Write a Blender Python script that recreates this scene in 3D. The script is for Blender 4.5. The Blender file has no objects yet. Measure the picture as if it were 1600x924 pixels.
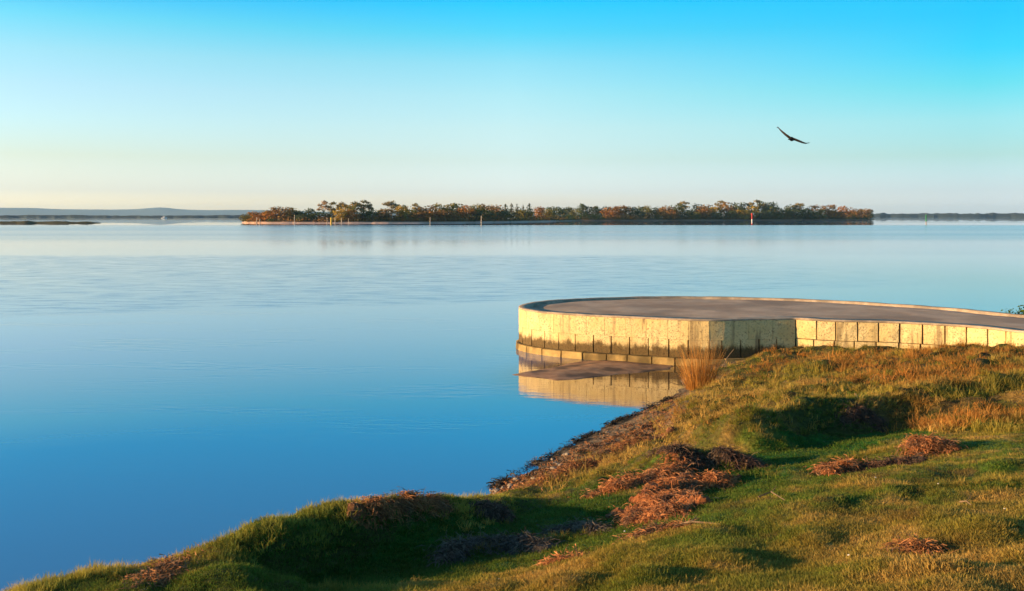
import bpy, math, random
import numpy as np
from mathutils import Vector, Matrix

random.seed(7)
rng = np.random.default_rng(7)
scene = bpy.context.scene
COL = scene.collection

# ------------------------------------------------------------------ camera
H = 3.2                      # eye height above the water
F = 1555.0                   # focal length in pixels of the 1600 px wide photograph
HZ = 337.5                   # row of the horizon
cam_d = bpy.data.cameras.new('camera')
cam_d.sensor_width = 36.0
cam_d.lens = 36.0 * F / 1600.0
cam_d.shift_y = -(462.0 - HZ) / 1600.0
cam_d.clip_start = 0.1
cam_d.clip_end = 40000.0
cam = bpy.data.objects.new('camera', cam_d)
cam.location = (0, 0, H)
cam.rotation_euler = (math.radians(90), 0, 0)
COL.objects.link(cam)
scene.camera = cam

# ------------------------------------------------------------------ sky, sun, exposure
SUN_EL = math.radians(8.0)
SUN_AZ = math.radians(-100.0)      # measured from +Y, clockwise: almost due left of the view
world = bpy.data.worlds.new('World')
scene.world = world
world.use_nodes = True
nt = world.node_tree
nt.nodes.clear()
w_out = nt.nodes.new('ShaderNodeOutputWorld')
w_bg = nt.nodes.new('ShaderNodeBackground')
w_sky = nt.nodes.new('ShaderNodeTexSky')
w_sky.sky_type = 'NISHITA'
w_sky.sun_disc = False
w_sky.sun_elevation = SUN_EL
w_sky.sun_rotation = SUN_AZ
w_sky.altitude = 0
w_sky.air_density = 1.0
w_sky.dust_density = 0.6
w_sky.ozone_density = 2.0
w_tc = nt.nodes.new('ShaderNodeTexCoord')
w_sep = nt.nodes.new('ShaderNodeSeparateXYZ')
w_map = nt.nodes.new('ShaderNodeMapRange')
w_az = nt.nodes.new('ShaderNodeMapRange')
w_mul = nt.nodes.new('ShaderNodeMix')
w_mul.data_type = 'RGBA'
w_mul.blend_type = 'MULTIPLY'
w_mul.inputs[0].default_value = 1.0
w_mix = nt.nodes.new('ShaderNodeMix')
w_mix.data_type = 'RGBA'
# even grade of the clear evening sky by height, warmer and paler towards the sun, deeper blue away from it
SKY_Z = [0.005, 0.024, 0.056, 0.088, 0.120, 0.151, 0.182, 0.209]
SKY_SUN = [(2.3, 2.3, 3.0), (1.355, 1.467, 2.321), (1.258, 1.272, 1.536), (1.208, 1.354, 1.607), (1.161, 1.347, 1.556), (0.981, 1.388, 1.479), (0.527, 1.398, 1.523), (0.16, 1.187, 1.621)]
SKY_AWAY = [(1.198, 1.514, 3.152), (0.871, 1.106, 2.122), (0.668, 0.928, 1.265), (0.589, 1.004, 1.227), (0.278, 1.024, 1.181), (0.09, 1.001, 1.287), (0.045, 0.977, 1.332), (0.03, 1.028, 1.438)]
SKY_MID = [(1.897, 1.849, 2.704), (1.358, 1.563, 2.754), (1.217, 1.333, 1.812), (1.231, 1.375, 1.611), (1.107, 1.425, 1.549), (0.837, 1.43, 1.55), (0.3, 1.406, 1.612), (0.08, 1.376, 1.831)]


def sky_ramp(cols):
    r_ = nt.nodes.new('ShaderNodeValToRGB')
    e = r_.color_ramp.elements
    cols = cols + [(0.66, 0.82, 0.9)]             # ungraded clear sky higher up
    while len(e) < len(cols): e.new(0.5)
    for i_, (z_, c_) in enumerate(zip(SKY_Z + [0.55], cols)):
        e[i_].position = z_ / 0.60
        e[i_].color = (c_[0], c_[1], c_[2], 1)
    nt.links.new(w_map.outputs[0], r_.inputs[0])
    return r_.outputs[0]


nt.links.new(w_tc.outputs['Generated'], w_sep.inputs[0])
nt.links.new(w_sep.outputs['Z'], w_map.inputs[0])
w_map.inputs[1].default_value = 0.0
w_map.inputs[2].default_value = 0.60
nt.links.new(w_sep.outputs['X'], w_az.inputs[0])
w_az.inputs[1].default_value = -0.42
w_az.inputs[2].default_value = 0.0
w_az2 = nt.nodes.new('ShaderNodeMapRange')
w_az2.inputs[1].default_value = 0.0
w_az2.inputs[2].default_value = 0.42
nt.links.new(w_sep.outputs['X'], w_az2.inputs[0])
w_mix2 = nt.nodes.new('ShaderNodeMix')
w_mix2.data_type = 'RGBA'
nt.links.new(w_az.outputs[0], w_mix.inputs[0])
nt.links.new(sky_ramp(SKY_SUN), w_mix.inputs[6])
nt.links.new(sky_ramp(SKY_MID), w_mix.inputs[7])
nt.links.new(w_az2.outputs[0], w_mix2.inputs[0])
nt.links.new(w_mix.outputs[2], w_mix2.inputs[6])
nt.links.new(sky_ramp(SKY_AWAY), w_mix2.inputs[7])
nt.links.new(w_sky.outputs[0], w_mul.inputs[6])
nt.links.new(w_mix2.outputs[2], w_mul.inputs[7])
nt.links.new(w_mul.outputs[2], w_bg.inputs[0])
nt.links.new(w_bg.outputs[0], w_out.inputs[0])
w_bg.inputs[1].default_value = 0.1

sun_d = bpy.data.lights.new('sun', 'SUN')
sun_d.energy = 5.0
sun_d.angle = math.radians(0.5)
sun_d.color = (1.0, 0.62, 0.28)
sun = bpy.data.objects.new('sun', sun_d)
to_sun = Vector((math.sin(SUN_AZ) * math.cos(SUN_EL), math.cos(SUN_AZ) * math.cos(SUN_EL), math.sin(SUN_EL)))
sun.rotation_euler = to_sun.to_track_quat('Z', 'Y').to_euler()
sun.location = (-30, -2, 20)
COL.objects.link(sun)

vs = scene.view_settings
vs.view_transform = 'Standard'
vs.look = 'None'
vs.gamma = 1.0
vs.exposure = 1.2
vs.use_curve_mapping = False
scene.render.engine = 'CYCLES'
scene.cycles.use_denoising = True
scene.cycles.max_bounces = 5
scene.cycles.use_adaptive_sampling = True
scene.cycles.adaptive_threshold = 0.02
scene.cycles.diffuse_bounces = 2
scene.cycles.glossy_bounces = 3
scene.cycles.transmission_bounces = 2
scene.cycles.volume_bounces = 0
scene.cycles.transparent_max_bounces = 6
scene.cycles.caustics_reflective = False
scene.cycles.caustics_refractive = False


# ------------------------------------------------------------------ helpers
def tag(o, label=None, cat=None, group=None, kind=None):
    if label: o['label'] = label
    if cat: o['category'] = cat
    if group: o['group'] = group
    if kind: o['kind'] = kind
    return o


def link(name, me, parent=None, loc=None):
    o = bpy.data.objects.new(name, me)
    COL.objects.link(o)
    if parent is not None: o.parent = parent
    if loc is not None: o.location = loc
    return o


def empty(name, loc=(0, 0, 0), rz=0.0):
    o = bpy.data.objects.new(name, None)
    o.empty_display_size = 0.2
    o.location = loc
    o.rotation_euler = (0, 0, rz)
    COL.objects.link(o)
    return o


def mesh_np(name, v, f, mat=None, smooth=False):
    """v (n,3); f (m,3) or (m,4) int array"""
    v = np.asarray(v, dtype=np.float32)
    f = np.asarray(f, dtype=np.int32)
    me = bpy.data.meshes.new(name)
    k = f.shape[1]
    me.vertices.add(len(v))
    me.vertices.foreach_set('co', v.ravel())
    me.loops.add(f.size)
    me.loops.foreach_set('vertex_index', f.ravel())
    me.polygons.add(len(f))
    me.polygons.foreach_set('loop_start', np.arange(0, f.size, k, dtype=np.int32))
    try:
        me.polygons.foreach_set('loop_total', np.full(len(f), k, dtype=np.int32))
    except Exception:
        pass
    if mat: me.materials.append(mat)
    me.update(calc_edges=True)
    if smooth:
        me.polygons.foreach_set('use_smooth', np.ones(len(f), dtype=bool))
    return me


def add_color(me, name, c):
    c = np.asarray(c, dtype=np.float32)
    if c.shape[1] == 3: c = np.c_[c, np.ones(len(c), dtype=np.float32)]
    a = me.attributes.new(name, 'FLOAT_COLOR', 'POINT')
    a.data.foreach_set('color', c.ravel())


class MB:
    """collects verts / faces (quads and tris mixed) for one mesh"""
    def __init__(self):
        self.v = []; self.f = []

    def add(self, v, f):
        n = len(self.v)
        self.v += [tuple(p) for p in v]
        self.f += [tuple(i + n for i in q) for q in f]

    def tube(self, pts, rad, n=6, caps=True):
        pts = [Vector(p) for p in pts]
        rings = []
        for i, p in enumerate(pts):
            a = pts[max(i - 1, 0)]; b = pts[min(i + 1, len(pts) - 1)]
            t = (b - a).normalized()
            u = t.orthogonal().normalized() if i == 0 else (u0 - t * u0.dot(t)).normalized()
            u0 = u
            w = t.cross(u)
            r = rad[i] if hasattr(rad, '__len__') else rad
            rings.append([p + (u * math.cos(2 * math.pi * k / n) + w * math.sin(2 * math.pi * k / n)) * r for k in range(n)])
        v = [q for r in rings for q in r]
        f = []
        for i in range(len(rings) - 1):
            for k in range(n):
                f.append((i * n + k, i * n + (k + 1) % n, (i + 1) * n + (k + 1) % n, (i + 1) * n + k))
        if caps:
            f.append(tuple(range(n - 1, -1, -1)))
            f.append(tuple((len(rings) - 1) * n + k for k in range(n)))
        self.add(v, f)

    def box(self, c, s, rz=0.0):
        cx, cy, cz = c; sx, sy, sz = (q / 2 for q in s)
        v = []
        for dz in (-sz, sz):
            for dx, dy in ((-sx, -sy), (sx, -sy), (sx, sy), (-sx, sy)):
                v.append((cx + dx * math.cos(rz) - dy * math.sin(rz), cy + dx * math.sin(rz) + dy * math.cos(rz), cz + dz))
        self.add(v, [(3, 2, 1, 0), (4, 5, 6, 7), (0, 1, 5, 4), (1, 2, 6, 5), (2, 3, 7, 6), (3, 0, 4, 7)])

    def mesh(self, name, mat=None, smooth=False):
        me = bpy.data.meshes.new(name)
        me.from_pydata(self.v, [], self.f)
        if mat: me.materials.append(mat)
        if smooth:
            for p in me.polygons: p.use_smooth = True
        me.update()
        return me

    def build(self, name, mat=None, parent=None, loc=None, smooth=False):
        return link(name, self.mesh(name, mat, smooth), parent, loc)


def _hash(ix, iy, seed):
    h = (ix.astype(np.int64) * 374761393 + iy.astype(np.int64) * 668265263 + seed * 974711) & 0x7fffffff
    h = ((h ^ (h >> 13)) * 1274126177) & 0x7fffffff
    h = h ^ (h >> 16)
    return (h & 0xffff) / 65535.0


def vnoise(x, y, seed=0):
    x = np.asarray(x, dtype=np.float64); y = np.asarray(y, dtype=np.float64)
    ix = np.floor(x); iy = np.floor(y)
    fx = x - ix; fy = y - iy
    fx = fx * fx * (3 - 2 * fx); fy = fy * fy * (3 - 2 * fy)
    a = _hash(ix, iy, seed); b = _hash(ix + 1, iy, seed)
    c = _hash(ix, iy + 1, seed); d = _hash(ix + 1, iy + 1, seed)
    return (a * (1 - fx) + b * fx) * (1 - fy) + (c * (1 - fx) + d * fx) * fy - 0.5


def fbm(x, y, wl, seed=0, octv=3, gain=0.5):
    s = 0; a = 1.0; n = 0
    for i in range(octv):
        s = s + a * vnoise(np.asarray(x) / wl + 17.3 * i, np.asarray(y) / wl - 9.1 * i, seed + i)
        n += a
        a *= gain; wl *= 0.5
    return s / n * 2


def sstep(a, b, x):
    t = np.clip((np.asarray(x, dtype=np.float64) - a) / (b - a), 0, 1)
    return t * t * (3 - 2 * t)


def W(px, py, z=0.0):
    """point at height z seen at (px, py)"""
    d = (H - z) * F / (py - HZ)
    return ((px - 800) / F * d, d, z)


def WD(px, py, d):
    return ((px - 800) / F * d, d, H - (py - HZ) / F * d)


# ------------------------------------------------------------------ materials
def new_mat(name):
    m = bpy.data.materials.new(name)
    m.use_nodes = True
    n = m.node_tree
    n.nodes.clear()
    out = n.nodes.new('ShaderNodeOutputMaterial')
    return m, n, out


def nd(n, t, **kw):
    x = n.nodes.new(t)
    for k, v in kw.items():
        setattr(x, k, v)
    return x


def noise_node(n, scale, detail=3, vec=None, rough=0.5):
    x = n.nodes.new('ShaderNodeTexNoise')
    x.inputs['Scale'].default_value = scale
    x.inputs['Detail'].default_value = detail
    x.inputs['Roughness'].default_value = rough
    if vec is not None: n.links.new(vec, x.inputs['Vector'])
    return x


def math_node(n, op, a, b=None, c=None, clamp=False):
    x = n.nodes.new('ShaderNodeMath')
    x.operation = op
    x.use_clamp = clamp
    for i, q in enumerate((a, b, c)):
        if q is None: continue
        if isinstance(q, (int, float)): x.inputs[i].default_value = q
        else: n.links.new(q, x.inputs[i])
    return x.outputs[0]


def map_range(n, v, a, b, c=0.0, d=1.0, smooth=True):
    x = n.nodes.new('ShaderNodeMapRange')
    if smooth: x.interpolation_type = 'SMOOTHSTEP'
    n.links.new(v, x.inputs[0])
    for i, q in enumerate((a, b, c, d)): x.inputs[i + 1].default_value = q
    return x.outputs[0]


def mix_col(n, fac, a, b, blend='MIX'):
    x = n.nodes.new('ShaderNodeMix')
    x.data_type = 'RGBA'
    x.blend_type = blend
    for i, q in ((0, fac), (6, a), (7, b)):
        if isinstance(q, (int, float)): x.inputs[i].default_value = q
        elif isinstance(q, tuple): x.inputs[i].default_value = (*q, 1) if len(q) == 3 else q
        else: n.links.new(q, x.inputs[i])
    return x.outputs[2]


def bump_node(n, height, strength, dist, normal=None):
    b = n.nodes.new('ShaderNodeBump')
    if isinstance(strength, (int, float)): b.inputs['Strength'].default_value = strength
    else: n.links.new(strength, b.inputs['Strength'])
    b.inputs['Distance'].default_value = dist
    n.links.new(height, b.inputs['Height'])
    if normal is not None: n.links.new(normal, b.inputs['Normal'])
    return b.outputs[0]


def rough_mat(name, c1, c2, scale=4.0, bump=0.3, bdist=0.02, rough=0.9, detail=4, c3=None, s3=1.0):
    m, n, out = new_mat(name)
    p = nd(n, 'ShaderNodeBsdfPrincipled')
    p.inputs['Roughness'].default_value = rough
    p.inputs['Specular IOR Level'].default_value = 0.2
    g = nd(n, 'ShaderNodeNewGeometry')
    a = noise_node(n, scale, detail, g.outputs['Position'], 0.65)
    col = mix_col(n, map_range(n, a.outputs['Fac'], 0.35, 0.65), c1, c2)
    if c3 is not None:
        b = noise_node(n, s3, 2, g.outputs['Position'])
        col = mix_col(n, map_range(n, b.outputs['Fac'], 0.45, 0.65), col, c3)
    n.links.new(col, p.inputs['Base Color'])
    if bump:
        n.links.new(bump_node(n, a.outputs['Fac'], bump, bdist), p.inputs['Normal'])
    n.links.new(p.outputs[0], out.inputs[0])
    return m


def leaf_mat(name, c1, c2, scale=0.4, trans=0.3, attr=None, instancer=False):
    """two-sided foliage: diffuse plus a little translucency, colour wandering through the crown"""
    m, n, out = new_mat(name)
    g = nd(n, 'ShaderNodeNewGeometry')
    a = noise_node(n, scale, 3, g.outputs['Position'], 0.6)
    if attr:
        at = nd(n, 'ShaderNodeAttribute', attribute_name=attr)
        if instancer: at.attribute_type = 'INSTANCER'
        tip = nd(n, 'ShaderNodeAttribute', attribute_name='tip')
        base = mix_col(n, map_range(n, a.outputs['Fac'], 0.3, 0.7), at.outputs['Color'], mix_col(n, 1.0, at.outputs['Color'], c2, 'MULTIPLY'))
        col = mix_col(n, tip.outputs['Fac'], base, mix_col(n, 0.35, base, c1))
    else:
        col = mix_col(n, map_range(n, a.outputs['Fac'], 0.35, 0.65), c1, c2)
    d = nd(n, 'ShaderNodeBsdfDiffuse'); t = nd(n, 'ShaderNodeBsdfTranslucent'); mx = nd(n, 'ShaderNodeMixShader')
    n.links.new(col, d.inputs[0]); n.links.new(col, t.inputs[0])
    mx.inputs[0].default_value = trans
    n.links.new(d.outputs[0], mx.inputs[1]); n.links.new(t.outputs[0], mx.inputs[2])
    n.links.new(mx.outputs[0], out.inputs[0])
    return m


# ------------------------------------------------------------------ water
def water_material():
    m, n, out = new_mat('water')
    p = nd(n, 'ShaderNodeBsdfPrincipled')
    p.inputs['Base Color'].default_value = (0.03, 0.155, 0.40, 1)
    p.inputs['IOR'].default_value = 2.0
    p.inputs['Specular IOR Level'].default_value = 0.5
    g = nd(n, 'ShaderNodeNewGeometry')
    pos = g.outputs['Position']
    sp = nd(n, 'ShaderNodeSeparateXYZ'); n.links.new(pos, sp.inputs[0])
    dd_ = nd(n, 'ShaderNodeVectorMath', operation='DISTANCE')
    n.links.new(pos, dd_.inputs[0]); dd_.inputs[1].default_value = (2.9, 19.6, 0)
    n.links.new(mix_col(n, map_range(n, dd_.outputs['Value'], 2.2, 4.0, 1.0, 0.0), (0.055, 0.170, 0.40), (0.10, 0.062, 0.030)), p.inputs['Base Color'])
    X, Y = sp.outputs[0], sp.outputs[1]
    warp = noise_node(n, 0.05, 3, pos)
    wv = math_node(n, 'MULTIPLY', math_node(n, 'SUBTRACT', warp.outputs['Fac'], 0.5), 6.0)
    Ys = math_node(n, 'ADD', math_node(n, 'MULTIPLY_ADD', X, -0.42, Y), wv)       # the slanted edge of the breeze
    near = map_range(n, Ys, 36.0, 39.0)
    farw = math_node(n, 'MULTIPLY_ADD', wv, 0.8, Y)
    far = map_range(n, farw, 76.0, 84.0, 1.0, 0.0)
    side = map_range(n, X, 4.0, 34.0, 1.0, 0.12)
    zone = math_node(n, 'MULTIPLY', math_node(n, 'MULTIPLY', near, far), side)
    # far streaks of breeze between the calm strips
    st = nd(n, 'ShaderNodeMapping'); n.links.new(pos, st.inputs[0])
    st.inputs['Scale'].default_value = (0.0022, 0.028, 1.0)
    stn = noise_node(n, 1.0, 3, st.outputs[0])
    streak = math_node(n, 'MULTIPLY', map_range(n, stn.outputs['Fac'], 0.50, 0.62), map_range(n, Y, 120.0, 180.0))
    f2 = math_node(n, 'MULTIPLY', map_range(n, farw, 110.0, 160.0, 0.45, 1.0), map_range(n, farw, 330.0, 352.0, 1.0, 0.0))
    f2 = math_node(n, 'MULTIPLY', f2, map_range(n, farw, 76.0, 84.0))
    f2 = math_node(n, 'MULTIPLY', f2, map_range(n, stn.outputs['Fac'], 0.36, 0.60, 0.8, 1.0))
    farz = math_node(n, 'MAXIMUM', math_node(n, 'MULTIPLY', streak, 0.35), f2)
    # ripples
    mp = nd(n, 'ShaderNodeMapping'); n.links.new(pos, mp.inputs[0])
    mp.inputs['Rotation'].default_value = (0, 0, math.radians(8))
    mp.inputs['Scale'].default_value = (0.35, 1.0, 1.0)
    r1 = noise_node(n, 5.0, 3, mp.outputs[0], 0.6)
    r2 = noise_node(n, 0.55, 2, mp.outputs[0], 0.5)
    calm = math_node(n, 'MULTIPLY', map_range(n, r2.outputs['Fac'], 0.42, 0.68), 0.30)
    calm = math_node(n, 'MULTIPLY', calm, map_range(n, Y, 14.0, 26.0, 0.35, 1.0))
    fade = map_range(n, Y, 26.0, 48.0, 1.0, 0.0)
    amp = math_node(n, 'MULTIPLY', calm, fade)
    b = bump_node(n, r1.outputs['Fac'], amp, 0.03)
    n.links.new(b, p.inputs['Normal'])
    mp3 = nd(n, 'ShaderNodeMapping'); n.links.new(pos, mp3.inputs[0])
    mp3.inputs['Scale'].default_value = (0.22, 1.0, 1.0)
    r3 = noise_node(n, 1.9, 3, mp3.outputs[0], 0.7)
    dash = map_range(n, r3.outputs['Fac'], 0.38, 0.66, 0.075, 0.19)
    ro = math_node(n, 'MULTIPLY_ADD', zone, dash, 0.012)
    ro = math_node(n, 'MULTIPLY_ADD', farz, 0.14, ro)
    n.links.new(ro, p.inputs['Roughness'])
    n.links.new(p.outputs[0], out.inputs[0])
    return m


M_water = water_material()
xs = np.array([-12500, -3000, -800, -200, -60, -20, 20, 60, 200, 800, 3000, 12500.])
ys = np.array([-12500, -800, -100, 0, 12, 40, 90, 200, 500, 1200, 4000, 12500.])
gx, gy = np.meshgrid(xs, ys)
nx = len(xs)
fi = [(j * nx + i, j * nx + i + 1, (j + 1) * nx + i + 1, (j + 1) * nx + i) for j in range(len(ys) - 1) for i in range(nx - 1)]
water = link('water', mesh_np('water', np.c_[gx.ravel(), gy.ravel(), np.zeros(gx.size)], fi, M_water))
tag(water, 'calm blue lake water with a rippled band', None, None, 'structure')

# ------------------------------------------------------------------ the bank: height field
ctl = []


def cp(px, py, z): ctl.append(W(px, py, z))


shore_px = [(1066, 612), (1040, 628), (1000, 645), (950, 668), (900, 695), (850, 720), (800, 745), (768, 766)]
for s in shore_px: cp(*s, 0.0)
shore_w = [np.array(W(*s)[:2]) for s in shore_px]
for a, b in zip(shore_w[:-1], shore_w[1:]):
    mid = (a + b) / 2
    t = (b - a) / np.linalg.norm(b - a)
    nrm = np.array([t[1], -t[0]])           # to the water
    if nrm[0] > 0: nrm = -nrm
    for dd, z in ((0.5, -0.10), (2.5, -0.45)):
        q = mid + nrm * dd
        ctl.append((q[0], q[1], z))
# the grassy edge on the left, seen against the water
ridge_px = [(0, 938, .78), (100, 908, .79), (200, 882, .80), (300, 852, .82), (400, 822, .82), (500, 793, .81), (600, 783, .78), (700, 769, .71), (742, 774, .50)]
for r in ridge_px: cp(*r)
rw = [np.array(W(*r)[:2]) for r in ridge_px]
for a in rw[:-1]:
    nrm = np.array([-.74, .67])
    zc = float(ctl[[i_ for i_, c_ in enumerate(ctl) if abs(c_[0] - a[0]) < 1e-6][0]][2])
    if a[1] < 8.7: ctl.append((a[0] + .30, a[1] - .27, zc + 0.06))
    for dd, z in ((0.45, .35), (0.8, -.02), (1.3, -.25), (3.5, -.6)):
        q = a + nrm * dd * (1.0 if a[1] < 8.9 else 0.9)
        ctl.append((q[0], q[1], z))
for q in [(-5.0, 4.2, .8), (-8, 1.0, .85), (-14, -5, .9), (-40, -31, 1.0), (-6.0, 5.2, -.1), (-9, 2.2, -.1), (-15, -3.6, -.1), (-42, -28, -.2), (-10, 6, -.7), (-20, 2, -.8),
          (-60, -25, -.8), (-30, 20, -1.0), (-10, 25, -1.0), (-60, 60, -1.2), (-3, 16, -.8), (2, 34, -1), (15, 40, -1.2), (80, 60, -1.2)]:
    ctl.append(q)
for q in [(1110, 569, .02), (1150, 566, .12), (1190, 557, .22), (1250, 546, .36), (1300, 545, .40), (1400, 552, .34), (1500, 548, .50), (1600, 547, .63),
          (1090, 606, .16), (1120, 590, .2),
          (1300, 600, .70), (1450, 592, .78), (1600, 592, .84), (1200, 612, .58), (1130, 628, .50), (1085, 655, .40), (1200, 652, .68), (1380, 620, .78), (1520, 606, .86),
          (1060, 690, .38), (1100, 690, .52), (1180, 682, .70), (1250, 662, .76), (1330, 640, .82), (1420, 632, .84), (1510, 618, .86),
          (1130, 706, .52), (1190, 708, .55), (1260, 694, .58), (1340, 668, .64), (1420, 655, .70), (1500, 645, .78), (1600, 640, .88),
          (1000, 690, .28), (950, 712, .26), (900, 735, .22), (850, 755, .18), (800, 772, .14),
          (1000, 718, .52), (1060, 715, .66), (960, 735, .50), (900, 760, .40),
          (790, 800, .42), (830, 810, .50), (900, 790, .48), (1000, 820, .72), (1150, 790, .82), (1300, 770, .92), (1500, 740, .98), (1600, 720, 1.0),
          (1200, 735, .64), (1330, 715, .74), (1480, 690, .84),
          (1600, 820, 1.18), (1400, 830, 1.14), (1200, 860, 1.14), (1000, 880, 1.06), (800, 880, .86), (700, 905, .86),
          (600, 862, .58), (500, 885, .60), (700, 838, .53), (760, 805, .46), (400, 900, .64), (300, 905, .68), (500, 920, .76), (220, 915, .72), (620, 895, .74),
          (1000, 924, 1.16), (1600, 924, 1.38), (1300, 924, 1.28)]:
    cp(*q)
for q in [(5, 24, -.4), (3, 24, -.5), (8, 22.7, -.2), (11, 20.2, .3), (10.6, 18.2, .7), (12.5, 18, .85), (14, 18, .9), (14, 14, 1.0), (20, 15, 1.2), (13, 22.3, .4), (13, 24.5, .15),
          (13.5, 27, -.3), (20, 24, .6), (21, 29, -.2), (30, 20, 1.2), (80, 0, 2), (80, 25, 1.5), (40, 32, -.2), (80, 40, -.2), (9, 25.5, -.5), (11.3, 23.8, -.25),
          (0, 0, 1.5), (3, 3, 1.42), (-3, 2, 1.0), (8, 0, 1.7), (-1, 3.5, 1.1), (-3, -6, 1.4), (-12, -12, 1.4), (0, -60, 2), (80, -60, 3), (-60, -60, 1.6), (10, 8, 1.35), (9, 12, 1.0)]:
    ctl.append(q)
ctl = np.array(ctl)


def rbf(points, vals):
    d = np.linalg.norm(points[:, None] - points[None], axis=2)
    n = len(points)
    A = np.zeros((n + 1, n + 1))
    A[:n, :n] = np.sqrt(d * d + 0.09) * -1
    A[:n, n] = 1; A[n, :n] = 1
    A[:n, :n] += np.eye(n) * 0.06
    w = np.linalg.solve(A, np.r_[vals, 0])
    return w


_w = rbf(ctl[:, :2], ctl[:, 2])


def base_h(x, y):
    x = np.atleast_1d(np.asarray(x, dtype=np.float64)); y = np.atleast_1d(np.asarray(y, dtype=np.float64))
    shp = x.shape
    x = x.ravel(); y = y.ravel()
    out = np.empty(len(x))
    for i in range(0, len(x), 20000):
        d2 = (x[i:i + 20000, None] - ctl[None, :, 0]) ** 2 + (y[i:i + 20000, None] - ctl[None, :, 1]) ** 2
        out[i:i + 20000] = -np.sqrt(d2 + 0.09) @ _w[:-1] + _w[-1]
    return out.reshape(shp)


def G(px, py):
    """where the ray through (px, py) meets the smooth bank"""
    z = 0.7
    for _ in range(30):
        x, y, _z = W(px, py, z)
        z = 0.5 * z + 0.5 * float(np.clip(base_h(x, y)[0], -0.2, 1.6))
    return (x, y)


def seg_dist(x, y, pts):
    """distance to a polyline and position along it (0..1)"""
    best = np.full(np.shape(x), 1e9); tt = np.zeros(np.shape(x))
    n = len(pts) - 1
    for i in range(n):
        a = np.array(pts[i][:2]); b = np.array(pts[i + 1][:2])
        ab = b - a
        t = np.clip(((x - a[0]) * ab[0] + (y - a[1]) * ab[1]) / (ab @ ab), 0, 1)
        d = np.hypot(x - a[0] - t * ab[0], y - a[1] - t * ab[1])
        k = d < best
        best = np.where(k, d, best)
        tt = np.where(k, (i + t) / n, tt)
    return best, tt


def in_poly(x, y, poly):
    c = np.zeros(np.shape(x), dtype=bool)
    n = len(poly)
    for i in range(n):
        x1, y1 = poly[i]; x2, y2 = poly[(i + 1) % n]
        k = ((y1 > y) != (y2 > y))
        with np.errstate(divide='ignore', invalid='ignore'):
            xx = (x2 - x1) * (y - y1) / (y2 - y1 + 1e-12) + x1
        c ^= k & (x < xx)
    return c


def GP(pts): return [G(*p) for p in pts]


# low ridges, hummocks and lips that throw the long shadows: (pixels along it, height, half width)
bumps = [
    ([(200, 868), (330, 852), (420, 830)], 0.05, 0.14),
    ([(560, 800), (620, 792), (690, 785)], 0.06, 0.12),
    ([(640, 785), (700, 778), (735, 780)], 0.06, 0.16),
    ([(1075, 688), (1130, 684), (1180, 676)], 0.16, 0.22),
    ([(1150, 684), (1200, 668), (1250, 650), (1300, 634)], 0.17, 0.22),
    ([(1360, 628), (1450, 618), (1550, 602), (1640, 594)], 0.16, 0.25),
    ([(1040, 725), (1100, 718), (1160, 728)], 0.10, 0.16),
    ([(930, 745), (990, 728), (1030, 722)], 0.08, 0.14),
    ([(1285, 726), (1340, 716), (1400, 708), (1470, 700)], 0.10, 0.14),
    ([(1390, 778), (1480, 770), (1600, 768)], 0.07, 0.13),
    ([(1500, 668), (1560, 664), (1620, 660)], 0.08, 0.2),
    ([(690, 862), (760, 850), (830, 842), (900, 830)], 0.04, 0.12),
    ([(520, 915), (560, 908), (590, 905)], 0.07, 0.14),
    ([(760, 800), (775, 806)], 0.08, 0.10),
    ([(1330, 600), (1360, 580)], 0.08, 0.25),
    ([(1180, 590), (1280, 578)], 0.08, 0.25),
    ([(1400, 590), (1500, 576), (1600, 570)], 0.08, 0.25),
]
rl = random.Random(19)
for px, py in [(1125, 872), (1265, 838), (1385, 786), (1370, 900), (1185, 765), (1535, 842), (1005, 902), (880, 908), (1440, 815), (1090, 835), (1290, 800), (1200, 905), (1560, 730), (1600, 880), (1480, 900), (960, 868), (1330, 760), (760, 905)]:
    bumps.append(([(px, py), (px + rl.uniform(6, 26), py + rl.uniform(-9, 6))], rl.uniform(0.05, 0.10), rl.uniform(0.12, 0.20)))
bumps = [(GP(p), h, w) for p, h, w in bumps]
# wet hollow / worn gaps
cuts = [([(1290, 655), (1330, 610), (1345, 585)], -0.04, 0.22), ([(1335, 728), (1380, 726), (1425, 720)], -0.09, 0.13), ([(1160, 706), (1260, 692), (1340, 672), (1440, 656), (1520, 648)], -0.07, 0.26)]
cuts = [(GP(p), h, w) for p, h, w in cuts]
lawn_poly = GP([(560, 960), (480, 930), (420, 900), (600, 850), (800, 800), (900, 780), (1130, 705), (1400, 660), (1640, 640), (1700, 960)])


def land_h(x, y):
    x = np.asarray(x, dtype=np.float64); y = np.asarray(y, dtype=np.float64)
    z = base_h(x, y)
    for p, h, w in bumps + cuts:
        d, t = seg_dist(x, y, p)
        z = z + h * np.exp(-(d / w) ** 2) * (0.75 + 0.6 * vnoise(x / 0.35, y / 0.35, 5))
    lawn = in_poly(x, y, lawn_poly).astype(float)
    above = sstep(-0.05, 0.35, z)
    n1 = fbm(x, y, 0.9, 11, 3)
    n2 = fbm(x, y, 0.30, 21, 3)
    dr_, _ = seg_dist(x, y, [tuple(q) for q in rw])
    above_n = above * (0.35 + 0.65 * sstep(0.5, 1.5, dr_))         # the left crest is smoother
    z = z + above_n * (n1 * (0.09 * lawn + 0.17 * (1 - lawn)) + n2 * (0.028 * lawn + 0.105 * (1 - lawn)))
    z = z + (1 - above) * (n2 * 0.030 + n1 * 0.02)
    # broad low swells of the worn lawn
    z = z + above * lawn * 0.10 * fbm(x * 0.7, y, 1.5, 171, 2)
    return z


def axis(parts):
    out = []
    for a, b, s in parts:
        out.append(np.arange(a, b, s))
    out.append(np.array([parts[-1][1]]))
    return np.concatenate(out)


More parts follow.
